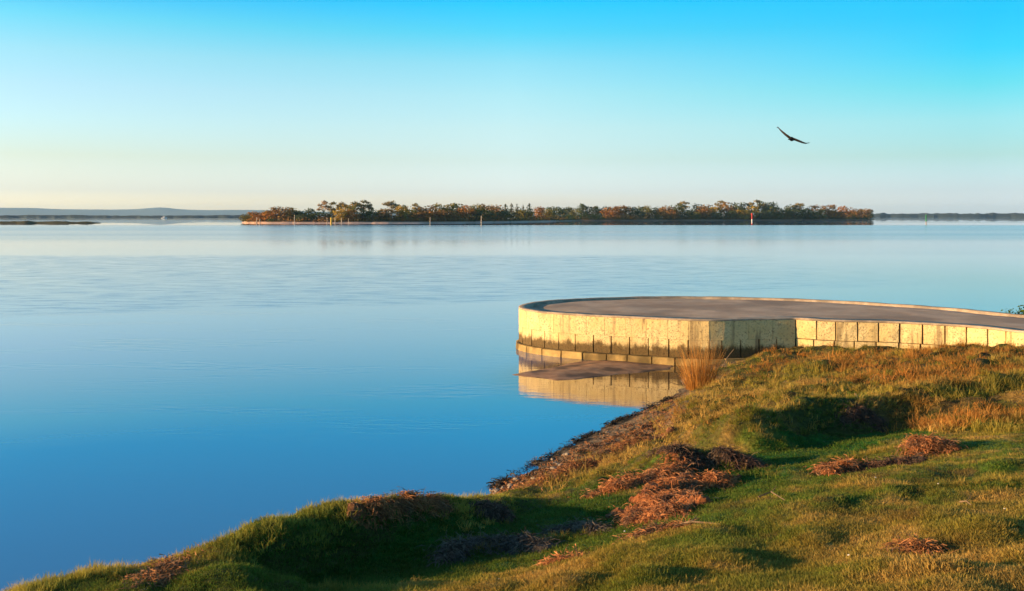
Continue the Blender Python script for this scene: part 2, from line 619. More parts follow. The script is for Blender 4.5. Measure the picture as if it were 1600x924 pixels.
tx = axis([(-62, -14, 4.0), (-14, -5, 0.4), (-5, 11.5, 0.05), (11.5, 16, 0.2), (16, 84, 4.0)])
ty = axis([(-62, -6, 4.0), (-6, 3.2, 0.4), (3.2, 21.6, 0.05), (21.6, 32, 0.3), (32, 48, 2.0)])
TX, TY = np.meshgrid(tx, ty)
TZ = land_h(TX, TY)


def bilin(x, y):
    """height of the finished bank"""
    i = np.clip(np.searchsorted(tx, x) - 1, 0, len(tx) - 2)
    j = np.clip(np.searchsorted(ty, y) - 1, 0, len(ty) - 2)
    fx = (x - tx[i]) / (tx[i + 1] - tx[i]); fy = (y - ty[j]) / (ty[j + 1] - ty[j])
    return (TZ[j, i] * (1 - fx) + TZ[j, i + 1] * fx) * (1 - fy) + (TZ[j + 1, i] * (1 - fx) + TZ[j + 1, i + 1] * fx) * fy


# what grows where
def mixc(a, b, t): return np.asarray(a) * (1 - t[..., None]) + np.asarray(b) * t[..., None]


GREEN = np.array((0.075, 0.165, 0.020)); DGREEN = np.array((0.026, 0.130, 0.016))
YEL = np.array((0.32, 0.26, 0.045)); STRAW = np.array((0.52, 0.33, 0.095)); RUST = np.array((0.46, 0.19, 0.045))
OLIVE = np.array((0.13, 0.14, 0.025))
lush_line = GP([(470, 890), (600, 862), (760, 815), (860, 800), (1000, 805), (1120, 770)])
lush_line2 = GP([(1130, 745), (1200, 722), (1350, 688), (1480, 664), (1560, 655)])
lush_line3 = GP([(1290, 660), (1310, 620), (1325, 590)])


def turf(x, y):
    """colour of the turf, and how lush it is"""
    n1 = fbm(x, y, 1.3, 81, 3); n2 = fbm(x, y, 0.35, 82, 3); n3 = fbm(x, y, 0.10, 83, 2)
    dry = sstep(-0.35, 0.45, n1 * 1.0 + n2 * 0.6)
    c = mixc(GREEN, YEL * 0.85, dry)
    c = mixc(c, STRAW * 0.9, sstep(-0.05, 0.55, n2 * 0.8 + n1 * 0.5 + n3 * 0.4))
    c = mixc(c, np.array((0.20, 0.10, 0.045)), sstep(0.15, 0.6, -n2 * 0.7 + 0.7 * fbm(x, y, 0.8, 85, 2) - 0.3 * n3) * 0.7)
    d1, _ = seg_dist(x, y, lush_line); d2, _ = seg_dist(x, y, lush_line2); d3, _ = seg_dist(x, y, lush_line3)
    lush = np.maximum.reduce([sstep(0.9, 0.4, d1 + n2 * 0.25), sstep(0.8, 0.35, d2 + n2 * 0.25), sstep(0.45, 0.15, d3 + n2 * 0.15)])
    return mixc(c, DGREEN, lush), lush, n2


terrace_poly = GP([(1062, 620), (1045, 690), (1180, 690), (1262, 662), (1330, 640), (1420, 640), (1520, 622), (1700, 596), (1720, 540), (1600, 546), (1400, 552), (1250, 545), (1180, 557), (1110, 590)])
beach_poly = GP([(1066, 608), (1040, 628), (1000, 645), (900, 695), (800, 745), (764, 768), (800, 776), (850, 764), (900, 745), (950, 722), (1010, 695), (1050, 660), (1072, 630)])
beach_line = GP([(1064, 622), (1045, 645), (1000, 672), (950, 698), (900, 722), (850, 745), (795, 770)])
shore_line = [tuple(s) for s in shore_w]

TSHORE, _ = seg_dist(TX, TY, shore_line)
dbeach, _ = seg_dist(TX, TY, beach_line)
nA = fbm(TX, TY, 0.5, 31, 4)
nB = fbm(TX, TY, 1.6, 41, 3)
nC = fbm(TX, TY, 0.16, 51, 2)
soil, _l, _n = turf(TX, TY)
soil = soil * 0.75
rough_m = (~in_poly(TX, TY, lawn_poly)).astype(float)[..., None] * 0.6
soil = soil * (1 - rough_m) + np.array((0.075, 0.045, 0.02)) * rough_m
sand_m = np.maximum(sstep(0.42, 0.14, dbeach + nA * 0.30), sstep(0.22, 0.08, TZ + nA * 0.12))[..., None]
sandc = np.array((0.21, 0.145, 0.09)) * (1 + 0.45 * nC[..., None]) + np.array((0.06, 0.02, 0.0)) * nA[..., None]
soil = soil * (1 - sand_m) + sandc * sand_m
weed = (sstep(0.30, 0.05, np.abs(TSHORE - 0.05 + nA * 0.15)) * sstep(-0.25, 0.15, nC + nA * 0.5))[..., None]
soil = soil * (1 - weed) + np.array((0.018, 0.018, 0.014)) * weed
soil = np.clip(soil, 0.004, 1)

m, n, out = new_mat('bank_soil')
p = nd(n, 'ShaderNodeBsdfPrincipled')
p.inputs['Roughness'].default_value = 0.95
p.inputs['Specular IOR Level'].default_value = 0.15
g = nd(n, 'ShaderNodeNewGeometry')
at = nd(n, 'ShaderNodeAttribute', attribute_name='soil')
a1 = noise_node(n, 14, 5, g.outputs['Position'], 0.7)
n.links.new(mix_col(n, map_range(n, a1.outputs['Fac'], 0.3, 0.7), mix_col(n, 1.0, at.outputs['Color'], (0.55, 0.55, 0.55), 'MULTIPLY'), mix_col(n, 1.0, at.outputs['Color'], (1.35, 1.3, 1.2), 'MULTIPLY')), p.inputs['Base Color'])
n.links.new(bump_node(n, a1.outputs['Fac'], 0.9, 0.05), p.inputs['Normal'])
n.links.new(p.outputs[0], out.inputs[0])
M_soil = m
nxx = len(tx)
jj, ii = np.meshgrid(np.arange(len(ty) - 1), np.arange(nxx - 1), indexing='ij')
k0 = (jj * nxx + ii).ravel()
bank_me = mesh_np('ground', np.c_[TX.ravel(), TY.ravel(), TZ.ravel()], np.c_[k0, k0 + 1, k0 + nxx + 1, k0 + nxx], M_soil, True)
add_color(bank_me, 'soil', soil.reshape(-1, 3))
bank = link('ground', bank_me)
tag(bank, 'uneven grassy lake bank sloping to a narrow sandy beach', None, None, 'structure')

# the sand bar at the foot of the jetty
bar_px = [(803, 586), (835, 590), (868, 594), (905, 592), (950, 587), (1000, 582), (1045, 577), (1052, 572), (1000, 567), (950, 563.5), (905, 566), (860, 576)]
bar_poly = [W(*q)[:2] for q in bar_px]
bx = np.arange(-0.3, 4.2, 0.05); by = np.arange(18.6, 22.8, 0.05)
BX, BY = np.meshgrid(bx, by)
inside = in_poly(BX, BY, bar_poly)
dbar, _ = seg_dist(BX, BY, bar_poly + [bar_poly[0]])
sd = np.where(inside, dbar, -dbar) + fbm(BX, BY, 0.3, 61, 3) * 0.07
BZ = np.where(sd > 0, 0.012 + 0.05 * sstep(0, 0.8, sd), np.maximum(sd * 0.35, -0.25) + 0.012) + fbm(BX, BY, 0.25, 66, 2) * 0.006
keep = (sd > -0.35)
k = (np.arange(BX.size)).reshape(BX.shape)
fq = np.stack([k[:-1, :-1], k[:-1, 1:], k[1:, 1:], k[1:, :-1]], -1)
fk = (keep[:-1, :-1] & keep[:-1, 1:] & keep[1:, 1:] & keep[1:, :-1])
used = np.unique(fq[fk]); remap = np.zeros(BX.size, dtype=int); remap[used] = np.arange(len(used))
M_bar = rough_mat('wet_sand', (0.30, 0.16, 0.085), (0.42, 0.24, 0.135), 5.0, 0.4, 0.02, 0.75, 4, (0.12, 0.075, 0.05), 1.6)
bar = link('sand_bar', mesh_np('sand_bar', np.c_[BX.ravel(), BY.ravel(), BZ.ravel()][used], remap[fq[fk]], M_bar, True))
tag(bar, 'low bar of wet brown sand in front of the jetty wall', None, None, 'structure')

# ------------------------------------------------------------------ the jetty
ZT = 1.0                                   # top of the wall above the water


def top(px, py): return np.array(W(px, py, ZT)[:2])


front_px = [(1600, 517.5), (1560, 513), (1500, 507.5), (1400, 502.3), (1300, 499.6), (1243, 496.6), (1180, 497.7), (1108, 499.2), (1050, 497.4), (1000, 495.2), (950, 493), (900, 490.6), (860, 487.8), (830, 484.6), (815, 481.8), (810.5, 479)]
back_px = [(815, 475.5), (835, 471.5), (870, 468), (930, 465), (1000, 463.2), (1080, 462.8), (1200, 465), (1300, 468.8), (1400, 474.5), (1500, 481.5), (1600, 491)]
front = [np.array((13.2, 15.4)), np.array((11.2, 17.2))] + [top(*q) for q in front_px]
backp = [top(*q) for q in back_px] + [np.array((13.6, 20.9)), np.array((16.0, 18.6))]


def catmull(pts, step=0.05, sharp=()):
    out = []
    n = len(pts)
    for i in range(n - 1):
        p0 = pts[max(i - 1, 0)]; p1 = pts[i]; p2 = pts[i + 1]; p3 = pts[min(i + 2, n - 1)]
        if i in sharp: p0 = p1
        if i + 1 in sharp: p3 = p2
        L = np.linalg.norm(p2 - p1)
        m_ = max(2, int(L / step))
        for t in np.linspace(0, 1, m_, endpoint=False):
            if (i in sharp) and (i + 1 in sharp):
                q = p1 + (p2 - p1) * t
            else:
                q = 0.5 * ((2 * p1) + (-p0 + p2) * t + (2 * p0 - 5 * p1 + 4 * p2 - p3) * t ** 2 + (-p0 + 3 * p1 - 3 * p2 + p3) * t ** 3)
            out.append(q)
    out.append(pts[-1])
    return np.array(out)


allp = front + backp
# corners where the round head meets the straight quay
i_c1 = 2 + 5; i_c2 = 2 + 7
outline = catmull(allp, 0.05, (i_c1,))
seg = np.r_[0, np.cumsum(np.linalg.norm(np.diff(outline, axis=0), axis=1))]
LEN = seg[-1]


def at_s(s):
    s = np.clip(s, 0, LEN)
    i = int(np.clip(np.searchsorted(seg, s) - 1, 0, len(seg) - 2))
    t = (s - seg[i]) / max(seg[i + 1] - seg[i], 1e-9)
    q = outline[i] * (1 - t) + outline[i + 1] * t
    return q


def s_of(pt):
    return seg[np.argmin(np.linalg.norm(outline - np.asarray(pt), axis=1))]


def inward(s):
    a = at_s(s - 0.08); b = at_s(s + 0.08)
    t = (b - a) / np.linalg.norm(b - a)
    return np.array([t[1], -t[0]])     # walking front right->left->back: the deck is on the right hand


def offset_line(svals, off):
    return np.array([at_s(s) + inward(s) * off for s in svals])


jetty = empty('jetty', (6.0, 22.0, 0.0))
tag(jetty, 'round-headed stone jetty with a pale block wall reaching into the lake', 'jetty')
JL = np.array([6.0, 22.0, 0.0])


def jlink(name, me):
    o = link(name, me, jetty)
    return o


# stone of the wall: pale limestone, pitted, with tide stain near the water
def wall_material():
    m, n, out = new_mat('wall_stone')
    p = nd(n, 'ShaderNodeBsdfPrincipled')
    p.inputs['Specular IOR Level'].default_value = 0.15
    p.inputs['Roughness'].default_value = 0.92
    g = nd(n, 'ShaderNodeNewGeometry')
    pos = g.outputs['Position']
    sp = nd(n, 'ShaderNodeSeparateXYZ'); n.links.new(pos, sp.inputs[0])
    a = noise_node(n, 2.2, 4, pos, 0.6)
    fine = noise_node(n, 22, 4, pos, 0.7)
    oi = nd(n, 'ShaderNodeObjectInfo')
    col = mix_col(n, map_range(n, a.outputs['Fac'], 0.35, 0.65), (0.62, 0.46, 0.20), (0.68, 0.55, 0.29))
    col = mix_col(n, 0.35, col, mix_col(n, oi.outputs['Random'], (0.50, 0.39, 0.20), (0.70, 0.53, 0.25)))
    v = nd(n, 'ShaderNodeTexVoronoi'); v.inputs['Scale'].default_value = 26
    n.links.new(pos, v.inputs['Vector'])
    pit = math_node(n, 'MULTIPLY', map_range(n, v.outputs['Distance'], 0.10, 0.34, 1.0, 0.0), map_range(n, a.outputs['Fac'], 0.42, 0.58))
    # scattered lichen and pock marks
    col = mix_col(n, math_node(n, 'MULTIPLY', pit, 0.9), col, (0.16, 0.11, 0.06))
    col = mix_col(n, map_range(n, fine.outputs['Fac'], 0.50, 0.72), col, (0.26, 0.18, 0.09))
    big = noise_node(n, 0.9, 6, pos, 0.7)
    col = mix_col(n, math_node(n, 'MULTIPLY', map_range(n, big.outputs['Fac'], 0.52, 0.70), 0.55), col, (0.34, 0.25, 0.13))
    # vertical run marks
    mp = nd(n, 'ShaderNodeMapping'); n.links.new(pos, mp.inputs[0]); mp.inputs['Scale'].default_value = (7, 7, 0.7)
    run = noise_node(n, 1.0, 3, mp.outputs[0], 0.6)
    rm = math_node(n, 'MULTIPLY', map_range(n, run.outputs['Fac'], 0.52, 0.70), 0.6)
    col = mix_col(n, rm, col, (0.14, 0.10, 0.06))
    # tide stain
    mp2 = nd(n, 'ShaderNodeMapping'); n.links.new(pos, mp2.inputs[0]); mp2.inputs['Scale'].default_value = (3.5, 3.5, 1.6)
    ed = noise_node(n, 1.3, 8, mp2.outputs[0], 0.78)
    zz = math_node(n, 'MULTIPLY_ADD', math_node(n, 'SUBTRACT', ed.outputs['Fac'], 0.5), 0.60, sp.outputs[2])
    tide = map_range(n, zz, 0.31, 0.45, 1.0, 0.0)
    col = mix_col(n, math_node(n, 'MULTIPLY', tide, 0.92), col, mix_col(n, map_range(n, fine.outputs['Fac'], 0.4, 0.6), (0.045, 0.028, 0.012), (0.10, 0.062, 0.024)))
    n.links.new(col, p.inputs['Base Color'])
    hh = math_node(n, 'SUBTRACT', fine.outputs['Fac'], math_node(n, 'MULTIPLY', pit, 0.8))
    n.links.new(bump_node(n, hh, 0.55, 0.018), p.inputs['Normal'])
    n.links.new(p.outputs[0], out.inputs[0])
    return m


M_wall = wall_material()
M_core = rough_mat('joint_mortar', (0.035, 0.026, 0.016), (0.06, 0.045, 0.028), 8, 0.4)
M_foot = rough_mat('footing_stone', (0.46, 0.32, 0.12), (0.30, 0.20, 0.075), 3, 0.6, 0.03, 0.8, 7, (0.13, 0.09, 0.035), 1.6)
M_coping = rough_mat('coping_concrete', (0.32, 0.24, 0.17), (0.44, 0.35, 0.26), 6, 0.5, 0.012, 0.9, 5, (0.25, 0.20, 0.15), 2.5)
M_deck = rough_mat('deck_gravel', (0.40, 0.275, 0.185), (0.52, 0.37, 0.255), 1.2, 0.8, 0.03, 0.95, 8, (0.32, 0.22, 0.15), 0.5)

S = np.arange(0, LEN + 1e-6, 0.08)
nS = len(S)


def strip(name, rings, mat, smooth=False):
    """rings: list of (offset inward, z) across the strip"""
    v = []
    for off, z in rings:
        q = offset_line(S, off) if off else np.array([at_s(s) for s in S])
        zz = z(q) if callable(z) else np.full(len(q), z)
        v.append(np.c_[q - JL[:2], zz])
    v = np.concatenate(v)
    f = []
    for r in range(len(rings) - 1):
        for i in range(nS - 1):
            f.append((r * nS + i, r * nS + i + 1, (r + 1) * nS + i + 1, (r + 1) * nS + i))
    return jlink(name, mesh_np(name, v, np.array(f)[:, ::-1], mat, smooth))


strip('wall_core', [(0.26, -0.5), (0.045, -0.5), (0.045, 0.945), (0.26, 0.945)], M_core)


def rag(q): return ZT - 0.004 + fbm(q[:, 0] * 1.0, q[:, 1], 0.5, 77, 3) * 0.010


strip('coping', [(0.004, 0.958), (-0.003, 0.968), (-0.002, lambda q: rag(q) - 0.008), (0.012, rag), (0.30, lambda q: rag(q) + 0.002), (0.315, 0.90)], M_coping)
# gravel deck inside the coping
inner = offset_line(S, 0.306)
deck_poly = [tuple(q) for q in inner]
dx = np.arange(-0.5, 17, 0.12); dy = np.arange(14.5, 29, 0.12)
DX, DY = np.meshgrid(dx, dy)
ins = in_poly(DX, DY, deck_poly)
# snap the grid outside the edge onto it so that the deck ends against the coping
k = np.arange(DX.size).reshape(DX.shape)
fq = np.stack([k[:-1, :-1], k[:-1, 1:], k[1:, 1:], k[1:, :-1]], -1)
anyin = ins[:-1, :-1] | ins[:-1, 1:] | ins[1:, 1:] | ins[1:, :-1]
PX = DX.ravel().copy(); PY = DY.ravel().copy()
need = np.unique(fq[anyin])
outs = need[~ins.ravel()[need]]
for i in outs:
    d = np.hypot(inner[:, 0] - PX[i], inner[:, 1] - PY[i])
    j = int(np.argmin(d))
    PX[i], PY[i] = inner[j]
dd, _ = seg_dist(PX[need], PY[need], deck_poly)
PZ = np.zeros(DX.size)
PZ[need] = 0.966 - 0.02 * sstep(0.5, 0.0, dd) + fbm(PX[need], PY[need], 0.9, 88, 3) * 0.012
remap = np.zeros(DX.size, dtype=int); remap[need] = np.arange(len(need))
jlink('deck', mesh_np('deck', np.c_[PX - JL[0], PY - JL[1], PZ][need], remap[fq[anyin]], M_deck, True))


def block_mesh(seed, e=0.035, rough=0.03):
    """a rough-dressed block, unit size: x along the wall, y inward, z up; bevelled front edge"""
    r = random.Random(seed)
    nx_, nz_ = 3, 3
    v = []; f = []
    for j in range(nz_ + 1):
        for i in range(nx_ + 1):
            x = -0.5 + i / nx_; z = j / nz_
            edge = i in (0, nx_) or j in (0, nz_)
            x = x + (e * 0.5 if i == 0 else -e * 0.5 if i == nx_ else r.uniform(-.03, .03))
            z = z + (e * 0.5 if j == 0 else -e * 0.5 if j == nz_ else r.uniform(-.03, .03))
            y = 0.0 if not edge else rough
            v.append((x + r.uniform(-.008, .008) * e / 0.035, y + r.uniform(-rough, rough), z + r.uniform(-.008, .008) * e / 0.035))
    st = nx_ + 1
    for j in range(nz_):
        for i in range(nx_):
            f.append((j * st + i, j * st + i + 1, (j + 1) * st + i + 1, (j + 1) * st + i))
    b = len(v)
    per = [(i, 0) for i in range(nx_)] + [(nx_, j) for j in range(nz_)] + [(i, nz_) for i in range(nx_, 0, -1)] + [(0, j) for j in range(nz_, 0, -1)]
    for i, j in per:
        x = -0.5 + i / nx_; z = j / nz_
        v.append((x, 0.14, z))
    for i, j in per: v.append((-0.5 + i / nx_, 1.0, j / nz_))
    L = len(per)
    idx = [j * st + i for i, j in per]
    for q in range(L):
        q2 = (q + 1) % L
        f.append((idx[q2], idx[q], b + q, b + q2))
        f.append((b + q2, b + q, b + L + q, b + L + q2))
    me = bpy.data.meshes.new('block')
    me.from_pydata(v, [], f)
    me.materials.append(M_wall)
    me.update()
    return me


BLOCKS = [block_mesh(i) for i in range(8)]
HBLOCKS = [block_mesh(20 + i, 0.005, 0.010) for i in range(6)]
FBLOCKS = []
for q in BLOCKS[:4]:
    c = q.copy(); c.name = 'footing_block'
    c.materials.clear(); c.materials.append(M_foot)
    FBLOCKS.append(c)


def place_block(name, meshes, s0, s1, z0, z1, depth, proud=0.0, r=random):
    a = at_s(s0); b = at_s(s1)
    t = (b - a); L = np.linalg.norm(t); t = t / L
    nrm = np.array([t[1], -t[0]])
    mid = (a + b) / 2 - nrm * proud
    o = link(name, r.choice(meshes), jetty)
    # the wall runs right to left, so local x (along the wall, seen from outside left to right) is -t
    o.rotation_euler = (0, 0, math.atan2(-t[1], -t[0]))
    o.location = (mid[0] - JL[0], mid[1] - JL[1], z0)
    o.scale = (L, depth, z1 - z0)
    return o


s_head = s_of(allp[i_c2]); s_corner = s_of(allp[i_c1]); s_left = s_of(backp[2])
s_frame = s_of(front[2])
r = random.Random(5)
# upper course
s = 0.0; first = True
while s < s_left - 0.2:
    wdt = r.uniform(0.39, 0.45)
    if s > s_head: wdt = r.uniform(0.40, 0.50)
    if s_corner - 0.25 < s < s_head: wdt = r.uniform(0.5, 0.62)
    lim = s_corner if s < s_corner else s_head if s < s_head else 1e9
    if s + wdt > lim - 0.2: wdt = lim - s if lim - s < 0.7 else wdt
    gap = 0.016 if s < s_corner else 0.005
    if r.random() < 0.35 and s < s_corner: gap = 0.028
    if s > s_head: gap = 0.004
    zlo = 0.555 + r.uniform(-.004, .004)
    place_block('block', BLOCKS if s < s_corner else HBLOCKS, s + gap / 2, s + wdt - gap / 2, zlo if s < s_corner else 0.5472, 0.957, 0.24, r.uniform(-0.005, 0.007) if s < s_corner else r.uniform(-.002, .002), r)
    s += wdt
# lower course, set back a little on the round head, with open joints
s = -0.17
while s < s_left - 0.2:
    wdt = r.uniform(0.40, 0.46)
    lim = s_corner if s < s_corner else s_head if s < s_head else 1e9
    if s + wdt > lim - 0.2: wdt = lim - s if lim - s < 0.62 else wdt
    gap = r.choice([0.012, 0.022, 0.036]) if s > s_head else 0.022
    if s_corner < s < s_head: gap = 0.03
    if s >= -0.01:
        place_block('block', BLOCKS if s < s_corner else HBLOCKS, s + gap / 2, s + wdt - gap / 2, 0.165, 0.546, 0.24, r.uniform(-0.008, 0.004) if s < s_corner else r.uniform(-.004, .002), r)
    s += wdt
# footing at the water line
s = 0.1
while s < s_left - 0.2:
    wdt = r.uniform(0.46, 0.60)
    place_block('footing_block', FBLOCKS, s + 0.005, s + wdt - 0.005, -0.35, 0.155 + r.uniform(-.01, .008), 0.36, 0.085 + r.uniform(-0.01, 0.01), r)
    s += wdt

# ------------------------------------------------------------------ grass
def blade_tuft(name, mat, nb, hgt, rad, width, lean, seed, segs=2, droop=0.5):
    r = np.random.default_rng(seed)
    v = []; f = []; tip = []
    for b in range(nb):
        a0 = r.uniform(0, 2 * np.pi)
        rr = rad * math.sqrt(r.random())
        bx_, by_ = rr * math.cos(a0), rr * math.sin(a0)
        az = a0 + r.normal(0, 0.9)
        ln = hgt * r.uniform(0.55, 1.15)
        lean_ = lean * r.uniform(0.2, 1.3)
        fa = r.uniform(0, np.pi)
        wx, wy = math.cos(fa) * width / 2, math.sin(fa) * width / 2
        base = len(v)
        x, y, z = bx_, by_, -0.015
        ang = lean_ * 0.4
        for s_ in range(segs):
            k_ = 1.0 - 0.45 * s_ / segs
            v += [(x - wx * k_, y - wy * k_, z), (x + wx * k_, y + wy * k_, z)]
            tip += [s_ / segs, s_ / segs]
            st = ln / segs
            ang2 = ang + droop * lean_ * (s_ / segs)
            x += math.cos(az) * math.sin(ang2) * st; y += math.sin(az) * math.sin(ang2) * st; z += math.cos(ang2) * st
            ang = ang2 + lean_ * 0.35
        v.append((x, y, z)); tip.append(1.0)
        for s_ in range(segs - 1):
            q = base + 2 * s_
            f += [(q, q + 1, q + 3), (q, q + 3, q + 2)]
        q = base + 2 * (segs - 1)
        f.append((q, q + 1, q + 2))
    me = mesh_np(name, v, f, mat)
    a = me.attributes.new('tip', 'FLOAT', 'POINT')
    a.data.foreach_set('value', np.array(tip, dtype=np.float32))
    return bpy.data.objects.new(name, me)      # a pattern for the scatter, not linked to the scene


def scatter(name, pts, cols, scl, rot, protos, label):
    """one object of uncountable tufts, instanced on points by geometry nodes"""
    n_ = len(pts)
    me = bpy.data.meshes.new(name)
    me.vertices.add(n_)
    me.vertices.foreach_set('co', np.asarray(pts, dtype=np.float32).ravel())
    add_color(me, 'tcol', cols)
    for nm, arr in (('scl', scl), ('rot', rot)):
        a = me.attributes.new(nm, 'FLOAT_VECTOR', 'POINT')
        a.data.foreach_set('vector', np.asarray(arr, dtype=np.float32).ravel())
    a = me.attributes.new('pick', 'INT', 'POINT')
    a.data.foreach_set('value', rng.integers(0, len(protos), n_).astype(np.int32))
    me.update()
    o = link(name, me)
    ng = bpy.data.node_groups.new(name, 'GeometryNodeTree')
    ng.interface.new_socket('Geometry', in_out='INPUT', socket_type='NodeSocketGeometry')
    ng.interface.new_socket('Geometry', in_out='OUTPUT', socket_type='NodeSocketGeometry')
    gi = ng.nodes.new('NodeGroupInput'); go = ng.nodes.new('NodeGroupOutput')
    m2p = ng.nodes.new('GeometryNodeMeshToPoints')
    iop = ng.nodes.new('GeometryNodeInstanceOnPoints')
    jn = ng.nodes.new('GeometryNodeJoinGeometry')
    ng.links.new(gi.outputs[0], m2p.inputs[0])
    ng.links.new(m2p.outputs[0], iop.inputs['Points'])
    for pr in protos:
        oi = ng.nodes.new('GeometryNodeObjectInfo')
        oi.inputs['Object'].default_value = pr
        oi.inputs['As Instance'].default_value = True
        ng.links.new(oi.outputs['Geometry'], jn.inputs[0])
    ng.links.new(jn.outputs[0], iop.inputs['Instance'])
    iop.inputs['Pick Instance'].default_value = True

    def na(nm, ty):
        x = ng.nodes.new('GeometryNodeInputNamedAttribute')
        x.data_type = ty
        x.inputs[0].default_value = nm
        return x.outputs[0]
    ng.links.new(na('pick', 'INT'), iop.inputs['Instance Index'])
    ng.links.new(na('rot', 'FLOAT_VECTOR'), iop.inputs['Rotation'])
    ng.links.new(na('scl', 'FLOAT_VECTOR'), iop.inputs['Scale'])
    ng.links.new(iop.outputs[0], go.inputs[0])
    md = o.modifiers.new('scatter', 'NODES')
    md.node_group = ng
    tag(o, label, None, None, 'stuff')
    return o


M_grass = leaf_mat('grass_blades', (0.42, 0.30, 0.10), (0.70, 0.75, 0.60), 1.5, 0.35, 'tcol', True)
lawn_protos = [blade_tuft('lawn_tuft', M_grass, 30, 0.034, 0.060, 0.0042, 1.15, 100 + i, 2) for i in range(6)]
long_protos = [blade_tuft('long_tuft', M_grass, 32, 0.12, 0.06, 0.0055, 0.95, 200 + i, 3) for i in range(6)]
dry_protos = [blade_tuft('dry_tuft', M_grass, 36, 0.11, 0.08, 0.0060, 1.3, 300 + i, 3) for i in range(6)]

# candidate spots over everything the lens and a step aside can see, thinned with distance
def spots(n_, ymin, ymax):
    y = ymin + (ymax - ymin) * rng.random(n_)
    x = (rng.random(n_) * 2 - 1) * (0.66 * y + 0.6)
    return x, y


def wsample(n_):
    # even in the picture rather than on the ground: many near, fewer far
    u = rng.random(n_)
    y = 1.0 / (1 / 3.6 * (1 - u) + 1 / 20.5 * u)
    x = (rng.random(n_) * 2 - 1) * (0.64 * y + 0.3)
    return x, y


jetty_poly = [tuple(q) for q in offset_line(S[::4], -0.10)]


def outside_jetty(x, y): return ~in_poly(x, y, jetty_poly)


wrack_lines = {
    'big': GP([(992, 800), (1012, 812), (1052, 806), (1040, 785), (1058, 762), (1040, 742), (1068, 728)]),
    'arm_left': GP([(925, 778), (965, 768), (1010, 752)]),
    'arm_right': GP([(1050, 752), (1100, 748), (1145, 742)]),
    'dark_top': GP([(1030, 718), (1080, 722), (1150, 726), (1190, 730)]),
    'right_low': GP([(1288, 732), (1312, 727), (1340, 720)]),
    'right_shadow': GP([(1345, 721), (1385, 719), (1424, 713)]),
    'right_high': GP([(1425, 708), (1450, 704), (1474, 700)]),
    'small_right': GP([(1412, 856), (1436, 860), (1455, 862)]),
    'shade_a': GP([(690, 866), (740, 852), (800, 848), (840, 848)]),
    'shade_b': GP([(850, 832), (900, 822), (950, 824)]),
    'left_front': GP([(235, 918), (265, 895), (300, 878)]),
    'left_front_b': GP([(180, 880), (240, 868), (330, 858)]),
    'edge_brown': GP([(570, 806), (620, 798), (690, 797)]),
    'lump': GP([(755, 802), (775, 806), (790, 812)]),
    'beach_a': GP([(820, 765), (870, 744), (920, 722)]),
    'beach_b': GP([(940, 712), (990, 690), (1030, 678)]),
    'stem_low': GP([(985, 842), (1030, 830), (1075, 826)]),
    'hump_red': GP([(1130, 655), (1160, 650), (1185, 662)]),
    'front_small': GP([(855, 866), (880, 862), (905, 860)]),
    'gap_dark': GP([(1320, 652), (1350, 640), (1370, 650)]),
}


def wrack_near(x, y, dist):
    hit = np.zeros(len(x), dtype=bool)
    for p_ in wrack_lines.values():
        d, _ = seg_dist(x, y, p_)
        hit |= d < dist
    return hit


ridge_w = [tuple(q) for q in rw]

# --- the lawn
x, y = wsample(150000)
z = bilin(x, y)
lawn_in = in_poly(x, y, lawn_poly)
dter = in_poly(x, y, terrace_poly)
dbe, _ = seg_dist(x, y, beach_line)
bare = fbm(x, y, 0.7, 71, 3) + 0.5 * fbm(x, y, 0.22, 72, 2)
ok = (z > 0.24) & outside_jetty(x, y) & ((dbe > 0.36 + 0.3 * bare) | lawn_in) & ~wrack_near(x, y, 0.03) & (bare > -0.95)
x, y, z = x[ok], y[ok], z[ok]
c, lush, n2 = turf(x, y)
c *= rng.uniform(0.75, 1.25, (len(c), 1))
sc_ = rng.uniform(0.5, 1.05, len(x)) * (1 + 0.8 * sstep(0.35, 0.8, n2)) * (1 + 0.25 * lush)
scl = np.c_[sc_ * 1.15, sc_ * 1.15, sc_]
rot = np.c_[rng.normal(0, .12, len(x)), rng.normal(0, .12, len(x)), rng.uniform(0, 6.28, len(x))]
scatter('lawn_grass', np.c_[x, y, z], c, scl, rot, lawn_protos, 'short green and straw coloured grass of the lawn')

# --- long grass on the left edge and round the hummocks
x, y = wsample(90000)
z = bilin(x, y)
dr, _ = seg_dist(x, y, ridge_w)
inter = in_poly(x, y, terrace_poly)
hum = np.full(len(x), 9.0)
for p_, h_, w_ in bumps[:17]:
    d, _ = seg_dist(x, y, p_)
    hum = np.minimum(hum, d / w_)
cl = fbm(x, y, 0.45, 91, 3)
pr = np.maximum.reduce([sstep(0.55, 0.15, dr + cl * 0.25) * 0.9, np.where(inter, 0.38 + cl * 0.6, 0), sstep(1.3, 0.5, hum + cl * 0.5) * 0.5])
ok = (rng.random(len(x)) < pr) & (z > 0.16) & outside_jetty(x, y) & ~wrack_near(x, y, 0.05)
x, y, z, dr, inter = x[ok], y[ok], z[ok], dr[ok], inter[ok]
n1 = fbm(x, y, 0.9, 95, 3); n2 = fbm(x, y, 0.3, 96, 3)
c = mixc(OLIVE, YEL, sstep(-0.6, 0.2, n2))
c = mixc(c, STRAW, sstep(-0.1, 0.5, n1 * 0.8 + 0.5 * n2))
gz = sstep(0.05, 0.4, -n1) * np.where(inter, 0.55, 0.25)
c = c * (1 - gz[:, None]) + GREEN * 1.2 * gz[:, None]
c *= rng.uniform(0.75, 1.3, (len(c), 1)) * np.where(dr < 0.6, 1.6, 1.0)[:, None]  # left crest grass painted brighter, as if in stronger sun
sc_ = rng.uniform(0.35, 1.1, len(x)) * np.where(inter, 1.0, 0.7)
